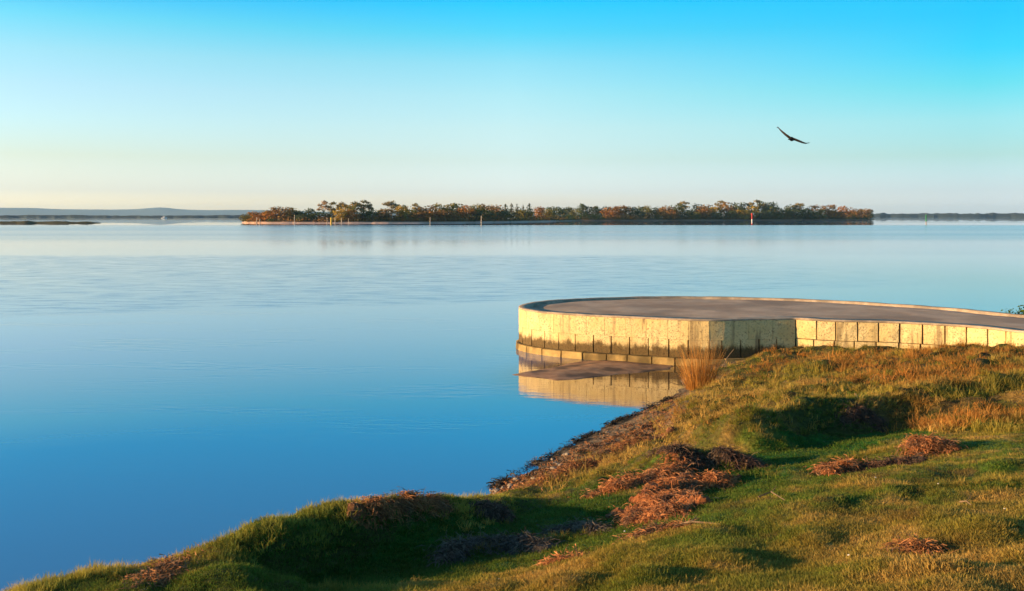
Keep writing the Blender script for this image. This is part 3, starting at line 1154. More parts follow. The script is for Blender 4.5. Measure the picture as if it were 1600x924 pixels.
rot = np.c_[rng.normal(0, .2, len(x)), rng.normal(0, .2, len(x)), rng.uniform(0, 6.28, len(x))]
scatter('long_grass', np.c_[x, y, z], c, np.c_[sc_, sc_, sc_], rot, long_protos, 'coarse longer grass on the bank edge and hummocks')

# --- dry orange and straw growth on the terrace by the wall
x, y = wsample(80000)
z = bilin(x, y)
inter = in_poly(x, y, terrace_poly)
orange_lines = [GP([(1075, 640), (1130, 615), (1200, 585), (1280, 570)]), GP([(1385, 612), (1450, 598), (1540, 590), (1640, 585)]), GP([(1060, 665), (1090, 640), (1150, 625)]),
                GP([(1400, 560), (1500, 556), (1640, 552)]), GP([(1520, 665), (1580, 655), (1640, 650)]), GP([(870, 748), (930, 722), (1000, 700)])]
od = np.full(len(x), 9.0)
for p_ in orange_lines:
    d, _ = seg_dist(x, y, p_)
    od = np.minimum(od, d)
cl = fbm(x, y, 0.5, 111, 3)
pr = sstep(0.95, 0.35, od + cl * 0.5) * np.where(inter, 1.0, 0.6)
pr = np.maximum(pr, np.where(inter, 0.40 + 0.5 * cl + 0.25 * sstep(4, 6, x), 0))
ok = (rng.random(len(x)) < pr) & (z > 0.16) & outside_jetty(x, y)
x, y, z, od = x[ok], y[ok], z[ok], od[ok]
n2 = fbm(x, y, 0.35, 121, 3); n1 = fbm(x, y, 1.0, 122, 2)
c = mixc(STRAW, RUST, sstep(-0.25, 0.35, n1 * 0.6 + n2 * 0.6 + 0.22 * (x - 4.6)))
c = mixc(c, YEL * 1.15, sstep(0.15, 0.6, -n1 + 0.4 * n2))
c *= rng.uniform(0.8, 1.3, (len(c), 1))
sc_ = rng.uniform(0.5, 1.25, len(x)) * (1 + 0.9 * sstep(3.8, 5.5, x) * sstep(-0.1, 0.4, n2 + 0.3)) * (1 + 0.5 * (rng.random(len(x)) < 0.06))
rot = np.c_[rng.normal(0, .25, len(x)), rng.normal(0, .25, len(x)), rng.uniform(0, 6.28, len(x))]
scatter('dry_grass', np.c_[x, y, z], c, np.c_[np.minimum(sc_, 1.15), np.minimum(sc_, 1.15), sc_ * 0.92], rot, dry_protos, 'dry orange and straw coloured grass by the jetty wall')

# ------------------------------------------------------------------ seaweed piles
def wrack_mat(name, c1, c2):
    m, n, out = new_mat(name)
    d = nd(n, 'ShaderNodeBsdfPrincipled')
    d.inputs['Roughness'].default_value = 0.85
    d.inputs['Specular IOR Level'].default_value = 0.2
    at = nd(n, 'ShaderNodeAttribute', attribute_name='shade')
    g = nd(n, 'ShaderNodeNewGeometry')
    a = noise_node(n, 9, 3, g.outputs['Position'])
    col = mix_col(n, map_range(n, math_node(n, 'MULTIPLY_ADD', at.outputs['Fac'], 0.6, a.outputs['Fac']), 0.40, 1.05), c1, c2)
    a2 = noise_node(n, 5, 2, g.outputs['Position'])
    col = mix_col(n, math_node(n, 'MULTIPLY', map_range(n, a2.outputs['Fac'], 0.48, 0.66), 0.7), col, mix_col(n, at.outputs['Fac'], (0.05, 0.032, 0.022), (0.24, 0.17, 0.11)))
    n.links.new(col, d.inputs['Base Color'])
    n.links.new(d.outputs[0], out.inputs[0])
    return m


M_wr_orange = wrack_mat('seaweed_orange', (0.22, 0.075, 0.026), (0.56, 0.23, 0.085))
M_wr_dark = wrack_mat('seaweed_dark', (0.045, 0.028, 0.020), (0.16, 0.085, 0.055))
M_wr_grey = wrack_mat('seaweed_grey', (0.050, 0.042, 0.036), (0.15, 0.12, 0.095))
M_wr_brown = wrack_mat('seaweed_brown', (0.16, 0.065, 0.026), (0.42, 0.18, 0.065))


def make_wrack(name, line, wid, hgt, n_str, mat, label, group, seed, thick=0.0040):
    n_str = int(n_str * 3.0)
    r = np.random.default_rng(seed)
    P0 = np.array(line)
    L = np.r_[0, np.cumsum(np.linalg.norm(np.diff(P0, axis=0), axis=1))]
    org = np.array([P0[:, 0].mean(), P0[:, 1].mean()])
    oz = float(bilin(org[:1], org[1:])[0])
    v = []; f = []; sh = []
    # heap: small height field along the line
    pad = wid * 1.3
    x0, x1 = P0[:, 0].min() - pad, P0[:, 0].max() + pad
    y0, y1 = P0[:, 1].min() - pad, P0[:, 1].max() + pad
    st = max(0.018, wid / 12)
    gx_, gy_ = np.meshgrid(np.arange(x0, x1, st), np.arange(y0, y1, st))

    def top_h(xx, yy):
        d, t = seg_dist(xx, yy, line)
        e = d + fbm(xx, yy, 0.26, seed, 3) * wid * 1.5
        k_ = np.clip(1 - (e / wid) ** 2, -0.6, 1)
        taper = 0.55 + 0.45 * np.sin(np.pi * np.clip(t, 0.08, 0.92))
        hh = np.where(k_ > 0, np.sqrt(np.maximum(k_, 0)), k_ * 0.6) * hgt * taper
        return hh * np.clip(0.25 + 1.9 * (fbm(xx, yy, 0.11, seed + 3, 3) + 0.25), -0.1, 1.4) - 0.006, k_
    hz, kk = top_h(gx_, gy_)
    bz = bilin(gx_.ravel(), gy_.ravel()).reshape(gx_.shape)
    idx = np.arange(gx_.size).reshape(gx_.shape)
    kp = kk > -0.25
    fk_ = kp[:-1, :-1] & kp[1:, :-1] & kp[:-1, 1:] & kp[1:, 1:]
    q = np.stack([idx[:-1, :-1], idx[:-1, 1:], idx[1:, 1:], idx[1:, :-1]], -1)[fk_]
    us = np.unique(q)
    if len(us) == 0: return None
    rm = np.zeros(gx_.size, dtype=int); rm[us] = np.arange(len(us))
    V = np.c_[gx_.ravel() - org[0], gy_.ravel() - org[1], (bz + hz).ravel() - oz][us]
    Fq = rm[q]
    SH = list(r.uniform(-0.6, 0.2, len(us)))  # dark of the gaps between strands put into the heap colour
    V = [tuple(p_) for p_ in V]; Fq = [tuple(int(i_) for i_ in p_) for p_ in Fq]
    # strands lying over the heap
    tt = r.random(n_str) * L[-1]
    sx = np.interp(tt, L, P0[:, 0]) + r.normal(0, wid * 0.62, n_str)
    sy = np.interp(tt, L, P0[:, 1]) + r.normal(0, wid * 0.62, n_str)
    th, tk = top_h(sx, sy)
    gz_ = bilin(sx, sy) + np.maximum(th, 0)
    for i_ in range(n_str):
        if tk[i_] < -0.35 and r.random() < 0.6: continue
        az = r.uniform(0, 2 * np.pi); ln = r.uniform(0.04, 0.15)
        cur = r.normal(0, 1.2)
        x_, y_, z_ = sx[i_] - org[0], sy[i_] - org[1], gz_[i_] - oz - 0.006
        el = abs(r.normal(0.12, 0.40))
        b_ = len(V); w_ = thick * r.uniform(0.6, 1.4)
        sd_ = r.random()
        for s_ in range(4):
            px_, py_ = -math.sin(az) * w_ / 2, math.cos(az) * w_ / 2
            tw = r.normal(0, 0.35) * w_
            V += [(x_ - px_, y_ - py_, z_ - tw), (x_ + px_, y_ + py_, z_ + tw)]
            SH += [sd_, sd_]
            x_ += math.cos(az) * math.cos(el) * ln / 3; y_ += math.sin(az) * math.cos(el) * ln / 3; z_ += math.sin(el) * ln / 3
            az += cur * 0.35; el -= 0.45
        for s_ in range(3):
            q_ = b_ + 2 * s_
            Fq.append((q_, q_ + 1, q_ + 3, q_ + 2))
    me = bpy.data.meshes.new(name)
    me.from_pydata(V, [], Fq)
    me.materials.append(mat)
    a = me.attributes.new('shade', 'FLOAT', 'POINT')
    a.data.foreach_set('value', np.array(SH, dtype=np.float32))
    me.update()
    o = link(name, me, None, (org[0], org[1], oz))
    tag(o, label, 'seaweed', group)
    return o


GW = 'heaps of dry seaweed washed up on the bank'
make_wrack('seaweed_pile', wrack_lines['big'], 0.19, 0.085, 3000, M_wr_orange, 'largest bright orange-brown heap of tangled seaweed in the middle of the lawn', GW, 1)
make_wrack('seaweed_pile', wrack_lines['arm_left'], 0.10, 0.06, 1100, M_wr_orange, 'thin orange seaweed strip running left from the large orange heap', GW, 2)
make_wrack('seaweed_pile', wrack_lines['arm_right'], 0.11, 0.07, 1100, M_wr_orange, 'orange seaweed strip running right from the large orange heap', GW, 3)
make_wrack('seaweed_pile', wrack_lines['dark_top'], 0.16, 0.08, 1500, M_wr_dark, 'blackish heap of seaweed just above the large orange heap', GW, 4)
make_wrack('seaweed_pile', wrack_lines['right_low'], 0.10, 0.07, 1000, M_wr_orange, 'orange seaweed at the left end of the dark hollow on the right lawn', GW, 5)
make_wrack('seaweed_pile', wrack_lines['right_high'], 0.11, 0.08, 1300, M_wr_orange, 'bristly orange seaweed clump at the right end of the dark hollow', GW, 6)
make_wrack('seaweed_pile', wrack_lines['right_shadow'], 0.09, 0.05, 900, M_wr_dark, 'dark strands as painted shadow in the hollow between two orange clumps on the right lawn', GW, 21)  # dark pile added to stand for the shadow in the hollow
make_wrack('seaweed_pile', wrack_lines['small_right'], 0.08, 0.06, 700, M_wr_brown, 'small reddish seaweed clump in the bottom right lawn', GW, 7)
make_wrack('seaweed_pile', wrack_lines['shade_a'], 0.13, 0.06, 1700, M_wr_grey, 'long grey strip of seaweed in the shaded lawn, lower left', GW, 8)
make_wrack('seaweed_pile', wrack_lines['shade_b'], 0.08, 0.05, 1000, M_wr_grey, 'short grey-brown seaweed strip left of the large orange heap', GW, 9)
make_wrack('seaweed_pile', wrack_lines['left_front'], 0.13, 0.045, 2200, M_wr_brown, 'red-brown seaweed heap spilling down the bottom left bank', GW, 10)
make_wrack('seaweed_pile', wrack_lines['left_front_b'], 0.10, 0.05, 1100, M_wr_brown, 'brown seaweed strip along the top of the left bank edge', GW, 11)
make_wrack('seaweed_pile', wrack_lines['edge_brown'], 0.10, 0.07, 1100, M_wr_brown, 'dark brown seaweed band under the grassy crest at centre left', GW, 12)
make_wrack('seaweed_pile', wrack_lines['lump'], 0.10, 0.09, 700, M_wr_dark, 'small dark lump of seaweed right of the grassy crest', GW, 13)
make_wrack('seaweed_pile', wrack_lines['beach_a'], 0.16, 0.05, 1300, M_wr_brown, 'brown seaweed drift on the lower end of the little beach', GW, 14)
make_wrack('seaweed_pile', wrack_lines['beach_b'], 0.16, 0.05, 1300, M_wr_brown, 'brown seaweed drift on the upper end of the little beach', GW, 15)
make_wrack('seaweed_pile', wrack_lines['stem_low'], 0.07, 0.04, 700, M_wr_brown, 'flat brown seaweed scrap just below the large orange heap', GW, 16)
make_wrack('seaweed_pile', wrack_lines['hump_red'], 0.13, 0.07, 900, M_wr_brown, 'reddish seaweed patch lying on the yellow grass hummock', GW, 17)
make_wrack('seaweed_pile', wrack_lines['front_small'], 0.06, 0.03, 500, M_wr_orange, 'tiny orange seaweed scraps at the front of the shaded lawn', GW, 18)
make_wrack('seaweed_pile', wrack_lines['gap_dark'], 0.12, 0.03, 700, M_wr_dark, 'dark seaweed filling the worn gap in the grassy step', GW, 19)
# black weed along the water's edge
M_weed = wrack_mat('weed_black', (0.012, 0.012, 0.010), (0.05, 0.045, 0.035))
r = random.Random(3)
names = ['at the foot of the grassy crest', 'beside the lower beach', 'beside the middle of the beach', 'beside the upper beach', 'below the reed clump']
for i, (a, b) in enumerate([((772, 762), (812, 738)), ((822, 733), (868, 709)), ((880, 703), (935, 675)), ((950, 667), (1000, 645)), ((1008, 641), (1050, 622))]):
    make_wrack('waterline_weed', [W(*a)[:2], W((a[0] + b[0]) / 2 - 3, (a[1] + b[1]) / 2 - 1)[:2], W(*b)[:2]], 0.05, 0.010, 240, M_weed,
               'strip of black wet weed at the waterline ' + names[i], 'black weed along the waterline', 40 + i, 0.008)
make_wrack('waterline_weed', [W(800, 586)[:2], W(830, 588)[:2], W(866, 592)[:2]], 0.06, 0.015, 300, M_weed, 'black weed on the pointed tip of the sand bar', 'black weed along the waterline', 47, 0.012)

# loose scraps of weed and straw strewn over the beach
def debris(name, n_, mats, label, seed):
    r = np.random.default_rng(seed)
    L_ = np.array(beach_line)
    t_ = r.random(n_) * (len(L_) - 1)
    x_ = np.interp(t_, range(len(L_)), L_[:, 0]) + r.normal(0, 0.28, n_)
    y_ = np.interp(t_, range(len(L_)), L_[:, 1]) + r.normal(0, 0.28, n_)
    z_ = bilin(x_, y_)
    k_ = (z_ > 0.0) & (z_ < 0.40) & (fbm(x_, y_, 0.3, seed, 2) > -0.25)
    x_, y_, z_ = x_[k_], y_[k_], z_[k_]
    V = []; Fq = []; SHD = []
    for i_ in range(len(x_)):
        az = r.uniform(0, 6.28) if r.random() < 0.4 else r.normal(0.95, 0.4)
        ln = r.uniform(0.02, 0.09); w_ = r.uniform(0.003, 0.009)
        c_, s_ = math.cos(az), math.sin(az)
        b_ = len(V); zz = z_[i_] + r.uniform(0.001, 0.012)
        for k2, (u, h_) in enumerate(((-.5, -.006), (0, .006), (.5, -.004))):
            V += [(x_[i_] + c_ * ln * u - s_ * w_ / 2, y_[i_] + s_ * ln * u + c_ * w_ / 2, zz + h_), (x_[i_] + c_ * ln * u + s_ * w_ / 2, y_[i_] + s_ * ln * u - c_ * w_ / 2, zz + h_ + .004)]
        Fq += [(b_, b_ + 1, b_ + 3, b_ + 2), (b_ + 2, b_ + 3, b_ + 5, b_ + 4)]
        SHD += [r.random()] * 6
    me = bpy.data.meshes.new(name)
    me.from_pydata(V, [], Fq); me.materials.append(mats)
    a = me.attributes.new('shade', 'FLOAT', 'POINT'); a.data.foreach_set('value', np.array(SHD, dtype=np.float32))
    me.update()
    tag(link(name, me), label, None, None, 'stuff')


debris('beach_straw', 9000, M_wr_brown, 'brown scraps of weed strewn over the beach', 501)
debris('beach_weed', 1800, M_weed, 'black scraps of weed strewn over the beach', 502)

# ------------------------------------------------------------------ reed clump, sticks, shells
def reed_clump(name, px, py, hgt, spread, n_st, seed, mat):
    r = random.Random(seed)
    x, y = G(px, py)
    z = float(bilin(np.array([x]), np.array([y]))[0])
    root = empty(name, (x, y, z))
    for part, cnt, hh, sp_, rad in (('stem', n_st, hgt, spread, 0.15), ('leaf', n_st, hgt * 0.62, spread * 1.5, 0.18)):
        V = []; Fq = []
        for i_ in range(cnt):
            a0 = r.uniform(0, 2 * math.pi); rr = rad * math.sqrt(r.random()) * 1.5
            bx_, by_ = rr * math.cos(a0), rr * math.sin(a0) * 0.8
            ln = hh * r.uniform(0.45, 1.1)
            ln_ = sp_ * (rr / (rad * 1.5)) * r.uniform(0.5, 1.2) + r.uniform(0, 0.10)
            az = a0 + r.gauss(0, 0.4)
            wd_ = r.uniform(0.005, 0.009)
            fa = r.uniform(0, math.pi)
            wx, wy = math.cos(fa) * wd_ / 2, math.sin(fa) * wd_ / 2
            b_ = len(V); x_, y_, z_ = bx_, by_, -0.03
            ang = ln_ * 0.6
            for s_ in range(4):
                k_ = 1 - 0.22 * s_
                V += [(x_ - wx * k_, y_ - wy * k_, z_), (x_ + wx * k_, y_ + wy * k_, z_)]
                x_ += math.cos(az) * math.sin(ang) * ln / 4; y_ += math.sin(az) * math.sin(ang) * ln / 4; z_ += math.cos(ang) * ln / 4
                ang += ln_ * 0.22
            V.append((x_, y_, z_))
            for s_ in range(3):
                q_ = b_ + 2 * s_
                Fq.append((q_, q_ + 1, q_ + 3, q_ + 2))
            Fq.append((b_ + 6, b_ + 7, b_ + 8))
        me = bpy.data.meshes.new(part)
        me.from_pydata(V, [], Fq); me.materials.append(mat); me.update()
        o = link('stems' if part == 'stem' else 'leaves', me, root)
        o['kind'] = 'stuff'
    return root


M_reed = leaf_mat('dry_reed', (0.50, 0.26, 0.07), (0.36, 0.15, 0.035), 6.0, 0.25)
q = reed_clump('reed_clump', 1094, 606, 0.96, 0.46, 430, 11, M_reed)
tag(q, 'tall clump of dry orange reeds at the water edge before the jetty', 'reeds')

M_stick = rough_mat('bleached_wood', (0.22, 0.15, 0.09), (0.14, 0.10, 0.06), 20, 0.4, 0.004)


def stick(pts, rad, label):
    org = Vector(pts[0])
    mb = MB()
    mb.tube([Vector(p_) - org for p_ in pts], [rad * (1 - 0.6 * i_ / (len(pts) - 1)) for i_ in range(len(pts))], 6)
    # a short side twig
    m_ = (Vector(pts[len(pts) // 2]) - org)
    mb.tube([m_, m_ + Vector((0.03, 0.02, 0.015)), m_ + Vector((0.05, 0.04, 0.035))], [rad * 0.5, rad * 0.35, rad * 0.15], 5)
    o = mb.build('stick', M_stick, None, org)
    tag(o, label, 'stick', 'bleached sticks lying about the bank')


def on(px, py, dz=0.0):
    x_, y_ = G(px, py)
    return (x_, y_, float(bilin(np.array([x_]), np.array([y_]))[0]) + dz)


stick([on(1128, 576), tuple(Vector(on(1128, 576)) + Vector((0.12, 0.05, 0.20))), tuple(Vector(on(1128, 576)) + Vector((0.26, 0.10, 0.36)))], 0.012, 'pale leaning stick right of the reed clump')
stick([on(1076, 592, .02), tuple(Vector(on(1076, 592)) + Vector((-0.22, 0.0, 0.05))), tuple(Vector(on(1076, 592)) + Vector((-0.40, -0.03, -0.02)))], 0.008, 'thin pale stick arching over the water left of the reeds')
stick([on(1335, 605, .02), tuple(Vector(on(1337, 622)) + Vector((0.02, 0, 0.10))), on(1342, 640, .03)], 0.012, 'crooked pale branch in the worn gap of the grassy step')
stick([on(1040, 829, .03), on(1080, 827, .05), on(1125, 825, .02)], 0.012, 'straight brown stick lying below the large orange seaweed heap')
stick([on(1185, 790, .03), on(1205, 786, .05), on(1226, 800, .02)], 0.007, 'thin curved stick on the lit lawn near the middle')
stick([on(1500, 800, .03), on(1510, 804, .04), on(1518, 806, .02)], 0.007, 'short pale stick on the right lawn')

M_shell = rough_mat('shell', (0.70, 0.66, 0.58), (0.55, 0.50, 0.42), 30, 0.3, 0.002, 0.6)


def shell_mesh(seed):
    r = random.Random(seed)
    v = [(0, 0, 0.35)]; f = []
    n_ = 9
    for j, (rr, zz) in enumerate(((0.5, 0.26), (0.9, 0.08), (1.0, -0.05))):
        for i_ in range(n_):
            a = 2 * math.pi * i_ / n_
            k_ = 1 + 0.10 * math.cos(a * 3) + r.uniform(-.06, .06)
            v.append((rr * k_ * math.cos(a), rr * k_ * 0.75 * math.sin(a), zz))
    for i_ in range(n_):
        i2 = (i_ + 1) % n_
        f.append((0, 1 + i_, 1 + i2))
        for j in range(2):
            f.append((1 + j * n_ + i_, 1 + (j + 1) * n_ + i_, 1 + (j + 1) * n_ + i2, 1 + j * n_ + i2))
    me = bpy.data.meshes.new('shell')
    me.from_pydata(v, [], f); me.materials.append(M_shell); me.update()
    return me


SH = [shell_mesh(i) for i in range(3)]
for i, (px, py) in enumerate([(779, 890), (1368, 762), (1466, 776), (976, 832), (1570, 815), (1326, 867)]):
    o = link('shell', SH[i % 3], None, on(px, py, 0.035))
    s_ = random.uniform(0.008, 0.012)
    o.scale = (s_, s_, s_); o.rotation_euler = (random.uniform(-.3, .3), random.uniform(-.3, .3), random.uniform(0, 6))
    tag(o, 'tiny white shell lying in the short lawn grass', 'shell', 'tiny white shells scattered over the lawn')
# pale stones on the beach tip
M_stone = rough_mat('beach_stone', (0.26, 0.21, 0.16), (0.18, 0.14, 0.11), 12, 0.4, 0.01, 0.8)
STN = []
for sd_ in range(4):
    r = random.Random(900 + sd_)
    import bmesh
    bm = bmesh.new()
    bmesh.ops.create_icosphere(bm, subdivisions=2, radius=1.0)
    for v_ in bm.verts:
        k_ = 1 + 0.25 * math.sin(v_.co.x * 2.3 + sd_) * math.cos(v_.co.y * 2.9) + r.uniform(-.07, .07)
        v_.co = Vector((v_.co.x * k_, v_.co.y * 0.75 * k_, v_.co.z * 0.5 * k_))
    me = bpy.data.meshes.new('stone'); bm.to_mesh(me); bm.free(); me.materials.append(M_stone)
    STN.append(me)
for i in range(26):
    t = random.random() ** 2.0
    px = 772 + t * 260 + random.uniform(-6, 22); py = 766 - t * 138 + random.uniform(0, 10)
    x_, y_ = G(px, py)
    z_ = float(bilin(np.array([x_]), np.array([y_]))[0])
    o = link('stone', STN[i % 4], None, (x_, y_, max(z_, 0.0) + 0.008))
    s_ = random.uniform(0.018, 0.05)
    o.scale = (s_, s_, s_); o.rotation_euler = (0, 0, random.uniform(0, 6))
    tag(o, 'small pale stone lying among weed on the narrow beach', 'stone', 'small pale stones along the beach')

# ------------------------------------------------------------------ shrub beyond the jetty, right edge
def leaf_cloud(lobes, n_leaf, size, seed, flat=0.6):
    """leaf-sized faces through a volume made of lobes (cx, cy, cz, rx, ry, rz)"""
    r = np.random.default_rng(seed)
    vol = np.array([l[3] * l[4] * l[5] for l in lobes]) ** 0.7
    pick = r.choice(len(lobes), n_leaf, p=vol / vol.sum())
    d = r.normal(size=(n_leaf, 3)); d /= np.linalg.norm(d, axis=1)[:, None]
    rad = r.random(n_leaf) ** 0.42
    Lb = np.array(lobes)[pick]
    c = Lb[:, :3] + d * rad[:, None] * Lb[:, 3:6]
    nrm = d * flat + r.normal(size=(n_leaf, 3)) * (1 - flat) * 0.9
    nrm /= np.linalg.norm(nrm, axis=1)[:, None]
    t = np.cross(nrm, r.normal(size=(n_leaf, 3))); t /= np.linalg.norm(t, axis=1)[:, None]
    b = np.cross(nrm, t)
    s_ = size * r.uniform(0.55, 1.35, (n_leaf, 1))
    k_ = r.uniform(0.6, 1.0, (n_leaf, 1))
    v = np.stack([c - t * s_ - b * s_ * k_ * 0.3, c + b * s_ * k_ * -0.8, c + t * s_ + b * s_ * k_ * 0.1, c + b * s_ * k_], 1).reshape(-1, 3)
    f = np.arange(n_leaf * 4).reshape(-1, 4)
    return v, f


M_bark = rough_mat('bark', (0.16, 0.11, 0.075), (0.24, 0.18, 0.13), 6, 0.4)
M_bark_pale = rough_mat('pale_bark', (0.48, 0.38, 0.28), (0.36, 0.27, 0.19), 3, 0.3)
M_shrub = leaf_mat('shrub_leaves', (0.045, 0.10, 0.025), (0.09, 0.13, 0.03), 3, 0.25)
root = empty('shrub', (12.75, 24.6, 0.1))
v, f = leaf_cloud([(-.35, 0, .55, .4, .35, .30), (.05, .1, .60, .42, .35, .32), (.5, 0, .62, .45, .4, .34), (.95, 0, .6, .45, .4, .34), (.2, 0, .25, .7, .4, .25)], 1500, 0.035, 5)
link('foliage', mesh_np('foliage', v, f, M_shrub), root)
mb = MB()
for dx_ in (-.25, .05, .3, .6, .85):
    mb.tube([(dx_ * 0.6, 0, -.15), (dx_ * .8, .02, .2), (dx_, .05, .6)], [.02, .014, .006], 5)
mb.build('stem', M_bark, root)
tag(root, 'green leafy shrub behind the jetty at the right edge', 'shrub')

# ------------------------------------------------------------------ the island
isl_px = [(375, 348.6), (430, 349.2), (520, 349.2), (620, 349), (720, 348.6), (800, 347.6), (860, 346.4), (905, 345.0), (1000, 344.8), (1100, 344.6), (1200, 344.4), (1300, 344.0), (1366, 343.4)]
isl_front = np.array([W(*q_)[:2] for q_ in isl_px])


def isl_depth(px):
    return float(np.interp(px, [q_[0] for q_ in isl_px], isl_front[:, 1]))


def isl_pt(px, back):
    d = isl_depth(px) + back
    return np.array([(px - 800) / F * d, d])


rows = [(-4, -.6), (0, 0.0), (5, 0.55), (12, .9), (28, 1.4), (50, 1.8), (75, 1.2), (95, 0.2), (105, -.6)]
cols_px = np.arange(368, 1374, 3.0)
v = []
for b_, z_ in rows:
    for px in cols_px:
        e = min(1, max(0, (px - 370) / 26)) * min(1, max(0, (1370 - px) / 22))
        q_ = isl_pt(px, b_ * (0.35 + 0.65 * e))
        zz = z_ * e if z_ > 0 else z_
        if px < 378 or px > 1364: zz = min(zz, -0.2)
        v.append((q_[0] + fbm(np.array([px]), np.array([b_]), 9, 3)[0] * 1.5, q_[1] + fbm(np.array([px]), np.array([b_]), 14, 8)[0] * 4, zz * (1 + 0.5 * fbm(np.array([px]), np.array([b_]), 20, 4)[0])))
nc = len(cols_px)
f = [(j * nc + i, j * nc + i + 1, (j + 1) * nc + i + 1, (j + 1) * nc + i) for j in range(len(rows) - 1) for i in range(nc - 1)]
m, n, out = new_mat('island_ground')
p = nd(n, 'ShaderNodeBsdfPrincipled'); p.inputs['Roughness'].default_value = 0.95; p.inputs['Specular IOR Level'].default_value = 0.1
g = nd(n, 'ShaderNodeNewGeometry'); sp = nd(n, 'ShaderNodeSeparateXYZ'); n.links.new(g.outputs['Position'], sp.inputs[0])
a = noise_node(n, 0.12, 4, g.outputs['Position'], 0.6)
beach = math_node(n, 'MULTIPLY', map_range(n, math_node(n, 'MULTIPLY_ADD', a.outputs['Fac'], 0.5, sp.outputs[2]), 0.75, 0.95, 1.0, 0.0), map_range(n, sp.outputs[1], 560, 680, 1.0, 0.15))
n.links.new(mix_col(n, beach, mix_col(n, a.outputs['Fac'], (0.10, 0.075, 0.032), (0.20, 0.125, 0.06)), (0.62, 0.42, 0.32)), p.inputs['Base Color'])
n.links.new(p.outputs[0], out.inputs[0])
isl = link('island', mesh_np('island', v, f, m, True))
tag(isl, 'long low wooded island across the water', None, None, 'structure')

TREE_MATS = {
    'rust': leaf_mat('leaves_rust', (0.44, 0.2, 0.055), (0.27, 0.13, 0.042), 0.25),
    'brown': leaf_mat('leaves_brown', (0.34, 0.19, 0.07), (0.21, 0.13, 0.05), 0.25),
    'olive': leaf_mat('leaves_olive', (0.27, 0.22, 0.058), (0.15, 0.15, 0.042), 0.25),
    'yellow': leaf_mat('leaves_yellow', (0.55, 0.36, 0.065), (0.34, 0.24, 0.05), 0.25),
    'dark': leaf_mat('leaves_dark', (0.06, 0.1, 0.05), (0.13, 0.14, 0.05), 0.25),
    'gum': leaf_mat('leaves_gum', (0.32, 0.24, 0.1), (0.17, 0.155, 0.065), 0.25),
    'pale': leaf_mat('leaves_pale', (0.5, 0.33, 0.19), (0.28, 0.19, 0.1), 0.25),
    'pine': leaf_mat('leaves_pine', (0.045, 0.075, 0.045), (0.09, 0.09, 0.045), 0.25),
}
LOOK = {'rust': 'rust-orange bushy', 'brown': 'dull brown rounded', 'olive': 'olive green rounded', 'yellow': 'golden yellow bushy', 'dark': 'dark green dense',
        'gum': 'tall open-crowned grey-green', 'pale': 'pale pinkish tall open-crowned', 'pine': 'narrow dark pointed'}


def tree_protos():
    P_ = {'round': [], 'gum': [], 'pine': []}
    for k_ in range(6):
        r = random.Random(50 + k_)
        lobes = [(0, 0, .55, .36, .36, .33)]
        for j in range(7):
            a = r.uniform(0, 6.28); h_ = r.uniform(.32, .82); rr = r.uniform(.14, .30) * (1.1 - abs(h_ - .5) * .9)
            lobes.append((math.cos(a) * rr, math.sin(a) * rr, h_, r.uniform(.14, .23), r.uniform(.14, .23), r.uniform(.11, .17)))
        lobes.append((0.05, 0, .26, .38, .38, .24))
        lobes.append((-.08, .05, .16, .36, .36, .16))
        v, f = leaf_cloud(lobes, 900, 0.040, 60 + k_)
        mb = MB()
        mb.tube([(0, 0, -.06), (.01, 0, .2), (.0, .01, .5), (.02, 0, .75)], [.035, .028, .018, .006], 6)
        for j in range(4):
            a = r.uniform(0, 6.28)
            mb.tube([(0, 0, .18 + .07 * j), (math.cos(a) * .12, math.sin(a) * .12, .34 + .08 * j), (math.cos(a) * .26, math.sin(a) * .26, .44 + .09 * j)], [.016, .011, .004], 5)
        P_['round'].append((mesh_np('crown', v, f), mb.mesh('trunk')))
    for k_ in range(4):
        r = random.Random(80 + k_)
        lobes = []; ends = []
        for j in range(7):
            a = j * 0.9 + r.uniform(-.4, .4); rr = r.uniform(.10, .34); h_ = r.uniform(.60, .92) - rr * 0.25
            lobes.append((math.cos(a) * rr, math.sin(a) * rr, h_, r.uniform(.12, .19), r.uniform(.12, .19), r.uniform(.06, .10)))
            ends.append(lobes[-1][:3])
        lobes.append((0, 0, .90, .16, .16, .08))
        v, f = leaf_cloud(lobes, 520, 0.034, 90 + k_)
        mb = MB()
        mb.tube([(0, 0, -.05), (.015, 0, .25), (-.01, .01, .5), (.02, 0, .85)], [.028, .022, .016, .005], 6)
        for (ex, ey, ez) in ends:
            mb.tube([(0, 0, .38), (ex * .5, ey * .5, .52), (ex, ey, ez)], [.014, .010, .004], 5)
        P_['gum'].append((mesh_np('crown', v, f), mb.mesh('trunk')))
    for k_ in range(3):
        r = random.Random(120 + k_)
        lobes = []
        for j in range(8):
            h_ = .16 + .10 * j
            w_ = .36 * (1 - j / 8.6)
            a = r.uniform(0, 6.28)
            lobes.append((math.cos(a) * w_ * .2, math.sin(a) * w_ * .2, h_, w_, w_, .085))
        v, f = leaf_cloud(lobes, 460, 0.036, 130 + k_)
        mb = MB(); mb.tube([(0, 0, -.05), (0, 0, .5), (0, 0, .98)], [.03, .02, .004], 6)
        P_['pine'].append((mesh_np('crown', v, f), mb.mesh('trunk')))
    for lst in P_.values():
        for cr, tr in lst:
            cr.materials.append(None); tr.materials.append(None)
    return P_


PROTO = tree_protos()
